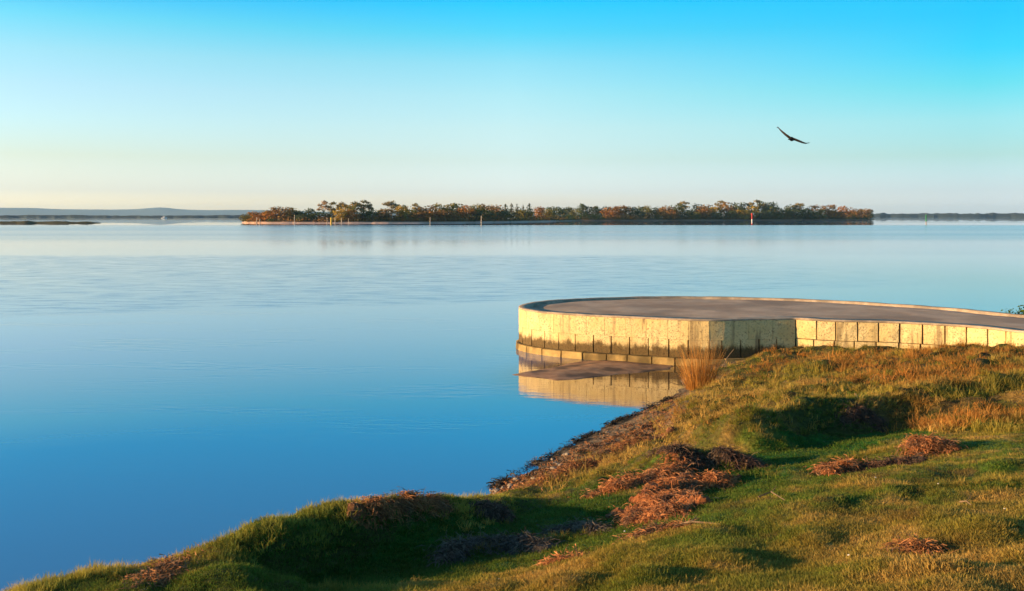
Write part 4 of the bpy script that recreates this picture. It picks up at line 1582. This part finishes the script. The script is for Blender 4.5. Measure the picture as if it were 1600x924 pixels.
# (column, row of the top, width in pixels, look, how far back on the island)
trees = [
    (388, 333, 24, 'olive', 8), (404, 330, 30, 'rust', 8), (424, 328, 30, 'rust', 12), (417, 327, 22, 'olive', 26), (441, 322, 34, 'brown', 14), (456, 324, 28, 'olive', 24), (468, 328, 24, 'dark', 18),
    (483, 325, 22, 'dark', 24), (497, 331, 30, 'dark', 14), (474, 334, 24, 'dark', 9),
    (506, 313.5, 20, 'pale', 24), (521, 315.5, 26, 'gum', 30), (534, 316, 24, 'gum', 34), (543, 319, 26, 'yellow', 12), (554, 315, 26, 'gum', 34), (568, 313, 28, 'gum', 36), (579, 318, 14, 'gum', 34),
    (549, 327, 24, 'rust', 9), (565, 326, 28, 'dark', 14), (582, 326, 24, 'olive', 14), (531, 327, 22, 'yellow', 8), (597, 327, 26, 'olive', 18), (516, 329, 20, 'olive', 16),
    (612, 314, 28, 'gum', 26), (605, 326, 36, 'brown', 12), (626, 323, 24, 'olive', 20), (634, 320, 30, 'yellow', 18), (641, 327, 22, 'olive', 10), (650, 317.5, 16, 'gum', 30), (659, 322, 26, 'brown', 22),
    (649, 330, 22, 'brown', 8), (672, 320, 28, 'brown', 26), (669, 328, 34, 'rust', 9), (687, 317.5, 22, 'olive', 28), (690, 327, 30, 'brown', 10), (702, 318, 26, 'olive', 28), (716, 317, 28, 'dark', 32),
    (706, 329, 28, 'brown', 10), (728, 320, 30, 'rust', 14), (746, 317, 28, 'olive', 28), (745, 326, 24, 'dark', 14), (761, 318, 26, 'brown', 28), (776, 318, 28, 'brown', 30), (764, 328, 26, 'dark', 14),
    (790, 318, 16, 'pine', 34), (799, 317, 14, 'pine', 34), (808, 318, 14, 'pine', 34), (817, 319, 14, 'pine', 32), (827, 317, 15, 'pine', 34), (785, 328, 28, 'dark', 18), (820, 326, 30, 'olive', 22),
    (843, 322, 20, 'rust', 24), (856, 325, 22, 'olive', 18), (867, 322, 28, 'dark', 30), (882, 323, 22, 'dark', 34), (894, 323, 20, 'olive', 34), (909, 318.5, 20, 'dark', 40), (921, 322, 22, 'dark', 40),
    (933, 322, 20, 'olive', 40), (946, 321, 22, 'dark', 38), (955, 322, 30, 'rust', 16), (971, 321, 30, 'brown', 16), (986, 322, 26, 'dark', 20), (1001, 322, 24, 'dark', 32), (1012, 319, 16, 'olive', 40), (1026, 322, 24, 'dark', 32),
    (1041, 320, 28, 'brown', 16), (1058, 318, 30, 'dark', 26), (1067, 314.5, 24, 'gum', 36), (1049, 328, 26, 'rust', 8), (1076, 327, 22, 'dark', 12), (1091, 318, 24, 'dark', 34), (1106, 318, 28, 'brown', 26),
    (1098, 326, 28, 'rust', 12), (1116, 323, 20, 'yellow', 16), (1126, 313.5, 24, 'gum', 40), (1136, 315, 28, 'brown', 22), (1151, 316, 24, 'dark', 34), (1164, 316, 24, 'dark', 34), (1174, 321, 26, 'yellow', 14),
    (1183, 312.5, 26, 'gum', 40), (1196, 314, 24, 'dark', 36), (1206, 315, 24, 'dark', 34), (1160, 328, 24, 'yellow', 9), (1191, 327, 26, 'dark', 10), (1211, 323, 28, 'dark', 14), (1222, 328, 22, 'dark', 18),
    (1236, 318, 26, 'dark', 34), (1248, 317, 24, 'gum', 34), (1241, 327, 30, 'dark', 14), (1258, 325, 24, 'dark', 16), (1269, 320, 24, 'brown', 24), (1281, 327, 24, 'olive', 12), (1293, 320, 28, 'brown', 24),
    (1303, 327, 24, 'rust', 10), (1321, 321.5, 26, 'rust', 18), (1312, 330, 20, 'brown', 9), (1337, 325, 22, 'brown', 14), (1350, 325.5, 24, 'brown', 12), (1358, 329, 14, 'dark', 14), (1142, 329, 22, 'dark', 9), (1120, 331, 22, 'dark', 9),
    (1085, 331, 20, 'olive', 8), (1266, 331, 20, 'dark', 8), (1328, 332, 18, 'olive', 8),
]


def zone(px):
    for lim, s_ in ((500, 'on the island left tip'), (600, 'behind the yellow post'), (720, 'on the island left third'), (850, 'above the island pale beach'),
                    (1035, 'on the island middle'), (1150, 'left of the red marker'), (1262, 'beside the red marker')):
        if px < lim: return s_
    return 'on the island right tip'


ORD = ['leftmost', 'second', 'third', 'fourth', 'fifth', 'sixth', 'seventh', 'eighth', 'ninth', 'tenth', 'eleventh', 'twelfth', 'thirteenth', 'fourteenth']
trees.sort()
count = {}; total = {}
for t in trees: total[(zone(t[0]), t[3])] = total.get((zone(t[0]), t[3]), 0) + 1
rt = random.Random(77)
for (px, py, wpx, kind, back) in trees:
    b_ = back
    q_ = isl_pt(px, b_)
    gz_ = {True: 0.6, False: 1.1}[b_ < 10]
    hgt = (H - (py - HZ) / F * q_[1]) - gz_
    wid = wpx / F * q_[1] * 1.12
    shape = 'gum' if kind in ('gum', 'pale') else 'pine' if kind == 'pine' else 'round'
    cr, tr = rt.choice(PROTO[shape])
    root = empty('pine_tree' if shape == 'pine' else 'tree', (q_[0], q_[1], gz_), rt.uniform(0, 6.28))
    if shape == 'pine': wid *= 1.5
    wf = wid / 0.80 if shape != 'gum' else wid / 0.78
    root.scale = (wf, wf, hgt / (0.97 if shape != 'round' else 0.92))
    o = link('crown', cr, root); o.material_slots[0].link = 'OBJECT'; o.material_slots[0].material = TREE_MATS[kind]
    o = link('trunk', tr, root); o.material_slots[0].link = 'OBJECT'; o.material_slots[0].material = M_bark_pale if kind == 'pale' else M_bark
    z_ = zone(px); c_ = count.get((z_, kind), 0); count[(z_, kind)] = c_ + 1
    if total[(z_, kind)] == 1: lab = f'the one {LOOK[kind]} tree {z_}'
    elif c_ == 0: lab = f'leftmost {LOOK[kind]} tree {z_}'
    else: lab = f'{ORD[c_]} from left of {LOOK[kind]} trees {z_}'
    tag(root, lab, 'tree', 'trees on the island')

# low scrub between and in front of the trees
v_all = []; c_all = []
rs = np.random.default_rng(321)
lob = []
for i in range(1500):
    px = rs.uniform(380, 1360)
    b_ = rs.uniform(4, 46) if rs.random() < 0.7 else rs.uniform(5, 12)
    q_ = isl_pt(px, b_)
    s_ = q_[1] / 500
    big = 1.0 + 0.9 * (b_ / 46)
    if 850 < px < 1035: big *= 1.15
    lob.append((q_[0], q_[1], 0.9 + 0.35 * big, rs.uniform(1.0, 2.0) * s_ * big, rs.uniform(1.0, 2.0) * s_ * big, rs.uniform(.9, 2.0) * s_ * big))
v, f = leaf_cloud(lob, 42000, 0.36, 322, 0.5)
v[:, 2] = np.maximum(v[:, 2], 0.25)
me = mesh_np('scrub', v, f)
ci = np.repeat(fbm(v[::4, 0], v[::4, 1], 18, 333, 3), 4)
c1 = mixc((0.055, 0.090, 0.038), (0.30, 0.17, 0.07), sstep(-0.3, 0.35, ci - 0.0016 * (v[:, 1] - 560)))
add_color(me, 'tcol', c1)
a = me.attributes.new('tip', 'FLOAT', 'POINT')
me.materials.append(leaf_mat('scrub_leaves', (0.2, 0.15, 0.05), (0.8, 0.8, 0.7), 0.3, 0.25, 'tcol', False))
tag(link('scrub', me), 'low scrub covering the ground of the island', None, None, 'stuff')

# ------------------------------------------------------------------ far land
def land_strip(name, px0, px1, d, top_fn, label, mat, depth=300, step=3.0, z0=-0.8, rough=0.0, seed=1):
    pxs = np.arange(px0, px1 + step, step)
    x = (pxs - 800) / F * d
    zt = np.array([H + (HZ - top_fn(q_)) / F * d for q_ in pxs])
    zt = zt + fbm(pxs, pxs * 0, 7.0, seed, 3) * rough
    prof = [(0, -0.02), (0.03, 0.45), (0.10, 0.80), (0.3, 1.0), (0.7, 0.9), (1.0, 0.0)]
    v = []
    for b_, k_ in prof:
        jit = fbm(pxs, pxs * 0 + b_ * 50, 25, seed + 5, 3) * (0.12 if d < 5000 else 0.0) * (1 if 0 < b_ < 1 else 0)
        v.append(np.c_[x * (1 + b_ * depth / d), np.full(len(x), d + b_ * depth) + fbm(pxs, pxs * 0, 30, seed + 9) * (depth * 0.08 if d < 5000 else 0.0), np.where(k_ > 0, zt * np.clip(k_ * (1 + jit), 0, 1.0), z0)])
    nr = len(prof); c_ = len(pxs)
    v = np.concatenate(v)
    f = [(j * c_ + i, j * c_ + i + 1, (j + 1) * c_ + i + 1, (j + 1) * c_ + i) for j in range(nr - 1) for i in range(c_ - 1)]
    o = link(name, mesh_np(name, v, f, mat, True))
    tag(o, label, None, None, 'structure')
    return o


M_far = rough_mat('hazed_far_wood', (0.030, 0.055, 0.070), (0.045, 0.065, 0.070), 0.02, 0, 0, 0.95)  # blue of the distance haze painted into the wood colour
M_hill = rough_mat('hazed_hill_wood', (0.10, 0.155, 0.20), (0.12, 0.17, 0.205), 0.002, 0, 0, 0.95)  # hills coloured blue to carry most of the haze
M_spit = rough_mat('spit_grass', (0.085, 0.075, 0.040), (0.06, 0.06, 0.030), 0.25, 0.3, 0.2, 0.95)
land_strip('far_shore', -260, 470, 1700, lambda q: 336.6 - 0.5 * math.sin(q * 0.021), 'dark wooded shore strip far away on the left', M_far, 250, 1.5, -0.8, 0.8, 3)
land_strip('far_shore', 1290, 1900, 2300, lambda q: 333.3 + (q - 1480) * -0.002, 'dark wooded far shore beyond the green marker', M_far, 350, 1.2, -0.8, 2.6, 17)


def hill_top(q):
    y = np.interp(q, [-300, -40, 0, 50, 90, 180, 215, 236, 250, 262, 280, 320, 360, 400, 520, 700, 900], [326, 324.5, 324, 324.2, 326.3, 327, 326.2, 324.2, 323.3, 324.0, 326.4, 328, 327.4, 327.6, 331, 334, 336])
    return float(y)


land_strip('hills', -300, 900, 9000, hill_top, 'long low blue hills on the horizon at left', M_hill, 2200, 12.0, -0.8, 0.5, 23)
land_strip('spit', -180, 157, 428, lambda q: 346.2 + 2.6 * max(0, (q - 110) / 47) ** 2 + 0.5 * math.sin(q * .12), 'low dark grassy spit in the water at far left', M_spit, 26, 1.5, -0.4, 0.25, 31)

# ------------------------------------------------------------------ channel markers, posts and the boat
M_red = rough_mat('marker_red', (0.50, 0.035, 0.025), (0.42, 0.03, 0.02), 1, 0, 0, 0.5)
M_green = rough_mat('marker_green', (0.02, 0.24, 0.08), (0.02, 0.19, 0.07), 1, 0, 0, 0.5)
M_white = rough_mat('marker_white', (0.80, 0.78, 0.72), (0.7, 0.68, 0.62), 1, 0, 0, 0.6)
M_post = rough_mat('post_wood', (0.46, 0.36, 0.25), (0.36, 0.28, 0.2), 2, 0.2)
M_postw = rough_mat('post_pale', (0.60, 0.50, 0.38), (0.5, 0.42, 0.32), 2, 0.2)
M_posty = rough_mat('post_yellow', (0.72, 0.46, 0.08), (0.62, 0.40, 0.08), 2, 0.2)


def marker(px, base, topy, mat, tip, rad, label):
    x, y, _ = W(px, base)
    hgt = (base - topy) / F * y
    root = empty('channel_marker', (x, y, 0))
    mb = MB(); mb.tube([(0, 0, -1.5), (0, 0, hgt * 0.25)], [rad * 0.8, rad * 0.8], 10); mb.build('pile', M_white if tip == 'can' else M_post, root)
    mb = MB(); mb.tube([(0, 0, hgt * 0.252), (0, 0, hgt * 0.72)], [rad, rad * 0.9], 10); mb.build('column', mat, root)
    mb = MB()
    if tip == 'can': mb.tube([(0, 0, hgt * 0.722), (0, 0, hgt * 0.74), (0, 0, hgt * 0.94), (0, 0, hgt * 0.96)], [rad * 1.0, rad * 1.35, rad * 1.35, rad], 10)
    else: mb.tube([(0, 0, hgt * 0.722), (0, 0, hgt * 0.74), (0, 0, hgt * 0.96)], [rad * 0.9, rad * 1.6, rad * 0.15], 10)
    mb.build('topmark', mat, root)
    mb = MB(); mb.tube([(0, 0, hgt * 0.962), (0, 0, hgt)], [rad * 0.35, rad * 0.3], 8); mb.build('lantern', M_white, root)
    tag(root, label, 'marker', 'channel markers')


marker(1175, 346.0, 332.8, M_red, 'can', 0.42, 'red channel marker before the right part of the island')
marker(1447, 350.5, 334.3, M_green, 'cone', 0.20, 'green channel marker post in open water at right')


def post(px, base, topy, rad, mat, label, group='posts standing in the water off the island'):
    x, y, _ = W(px, base)
    hgt = (base - topy) / F * y
    rad *= 0.85
    mb = MB()
    mb.tube([(0, 0, -1), (0.01, 0, hgt * 0.5), (0.02, 0, hgt * 0.97), (0.02, 0, hgt)], [rad, rad * .95, rad * .9, rad * .55], 8)
    o = mb.build('post', mat, None, (x, y, 0))
    tag(o, label, 'post', group)


post(752, 353.0, 337.5, 0.13, M_postw, 'white post standing in the water below the middle of the island')
post(672, 352.0, 340.0, 0.11, M_postw, 'thin pale post off the left third of the island')
post(460, 350.0, 335.5, 0.13, M_postw, 'thin pale post before the left tip of the island')
post(511, 350.2, 340.2, 0.17, M_post, 'grey post just left of the yellow post')
post(517.5, 350.2, 339.8, 0.42, M_posty, 'thick yellow post at the island waterline')
post(523.5, 349.6, 340.3, 0.15, M_postw, 'first of the white posts right of the yellow post')
post(533.5, 349.6, 340.5, 0.15, M_postw, 'second of the white posts right of the yellow post')
post(544.5, 349.6, 341.3, 0.12, M_postw, 'third of the white posts right of the yellow post')
post(401, 350.4, 339.8, 0.26, M_post, 'left of two brown posts at the island left tip')
post(406, 350.4, 341.5, 0.22, M_post, 'right of two brown posts at the island left tip')

bxy = W(256, 341.6)
root = empty('boat', (bxy[0], bxy[1], 0))
mb = MB()
sec = [(-3.2, .8, .9), (-1.5, 1.1, .95), (1.0, 1.1, 1.0), (2.6, .6, 1.15), (3.6, .05, 1.3)]
ring = []
for sx_, w_, h_ in sec:
    ring += [(sx_, -w_, h_), (sx_, -w_ * .7, 0.1), (sx_ * .95, 0, -.3), (sx_, w_ * .7, 0.1), (sx_, w_, h_)]
fc = [(i * 5 + j, i * 5 + j + 1, (i + 1) * 5 + j + 1, (i + 1) * 5 + j) for i in range(4) for j in range(4)]
fc += [(0, 1, 2, 3, 4)] + [(i * 5 + 4, i * 5, (i + 1) * 5, (i + 1) * 5 + 4) for i in range(4)]
mb.add(ring, fc)
mb.build('hull', M_white, root)
mb = MB(); mb.box((0, 0, 1.55), (2.6, 1.6, 1.1)); mb.box((-.2, 0, 2.18), (3.0, 1.8, .12)); mb.build('cabin', M_white, root)
mb = MB(); mb.tube([(0, 0, 2.26), (0, 0, 5.2)], [.1, .06], 8); mb.build('mast', M_white, root)
tag(root, 'tiny white boat before the far shore on the left', 'boat')

# ------------------------------------------------------------------ the bird
M_bird = rough_mat('feathers', (0.020, 0.016, 0.012), (0.035, 0.026, 0.018), 12, 0.3, 0.01, 0.8)
BD = 32.0


def bp(px, py, dy=0.0):
    q_ = WD(px, py, BD + dy)
    return Vector(q_)


bc = bp(1236.5, 216.8)
root = empty('bird', bc)
PXM = BD / F


def lathe(pts, n_=10):
    mb = MB()
    mb.tube([p_ for p_, _ in pts], [r_ for _, r_ in pts], n_)
    return mb


# body seen nearly end-on: it flies away to the left, head and beak left, tail right and down
body = lathe([((-.125, -.06, -.035), .006), ((-.10, -.05, -.030), .016), ((-.075, -.04, -.022), .028), ((-.05, -.03, -.018), .034), ((-.03, -.02, -.012), .040), ((.0, 0, -.01), .072), ((.03, .03, -.02), .066), ((.06, .08, -.03), .042), ((.075, .12, -.034), .020)], 12)
body.build('body', M_bird, root, None, True)
mb = MB()
tail = [(.045, .06, -.012), (.055, .07, -.022), (.12, .17, -.058), (.10, .20, -.052), (.075, .21, -.040), (.05, .19, -.032)]
mb.add([(x_, y_, z_ + .006) for x_, y_, z_ in tail] + [(x_, y_, z_ - .006) for x_, y_, z_ in tail],
       [(0, 1, 2, 3, 4, 5), (11, 10, 9, 8, 7, 6)] + [(i, 6 + i, 6 + (i + 1) % 6, (i + 1) % 6) for i in range(6)])
mb.build('tail', M_bird, root)


def wing(pts, chord, nm):
    """pts: pixel path from shoulder to tip; chord: wing depth along the view at each point"""
    mb = MB()
    v = []
    for (px, py, sw), (c_, t_) in zip(pts, chord):
        q_ = bp(px, py) - bc
        t_ *= 1.35
        v += [(q_.x, -c_ * .35 + sw, q_.z + t_ * .6), (q_.x, -c_ * .05 + sw, q_.z + t_), (q_.x + .008, c_ * .65 + sw, q_.z - t_ * .9), (q_.x, -c_ * .05 + sw, q_.z - t_)]
    n_ = len(pts)
    f = [(i * 4 + j, i * 4 + (j + 1) % 4, (i + 1) * 4 + (j + 1) % 4, (i + 1) * 4 + j) for i in range(n_ - 1) for j in range(4)]
    f += [(3, 2, 1, 0), tuple((n_ - 1) * 4 + j for j in range(4))]
    mb.add(v, f)
    o = mb.build(nm, M_bird, root)
    # parted flight feathers at the tip
    fb = MB()
    (x1, y1, s1), (x0, y0, s0) = pts[-1], pts[-2]
    a = bp(x1, y1) - bc; b = (bp(x1, y1) - bp(x0, y0)).normalized()
    for k_ in range(5):
        st = Vector((a.x, s1 + (-.02 + .02 * k_), a.z)) - b * 0.02
        en = st + b * (.055 - .006 * k_) + Vector((0, -.02 + .03 * k_, .006))
        fb.tube([st, (st + en) / 2, en], [.006, .006, .002], 5)
    fb.build('flight_feathers', M_bird, o)


wing([(1235, 215.8, 0), (1231, 213, -.02), (1227, 210.2, -.03), (1222.5, 206.3, -.02), (1219, 202.8, 0), (1216.3, 199.4, .03)], [(.20, .026), (.21, .024), (.20, .020), (.17, .016), (.13, .011), (.07, .006)], 'wing')
wing([(1238, 216.5, 0), (1243.5, 218.5, -.02), (1249, 220.8, -.03), (1254.5, 223.0, -.02), (1259.5, 224.2, 0), (1264, 223.4, .03)], [(.20, .026), (.21, .023), (.20, .020), (.17, .016), (.13, .011), (.07, .007)], 'wing')
tag(root, 'dark bird of prey gliding in the sky, wings spread wide', 'bird')

# ------------------------------------------------------------------ the air
M_haze, n, out = new_mat('haze')
pv = nd(n, 'ShaderNodeVolumePrincipled')
pv.inputs['Color'].default_value = (0.42, 0.70, 1.0, 1)
pv.inputs['Density'].default_value = 0.00006
n.links.new(pv.outputs[0], out.inputs['Volume'])
mb = MB()
mb.box((0, 0, 60), (26000, 26000, 124))
haze = mb.build('haze', M_haze)
tag(haze, 'thin pale evening haze over the lake', None, None, 'stuff')
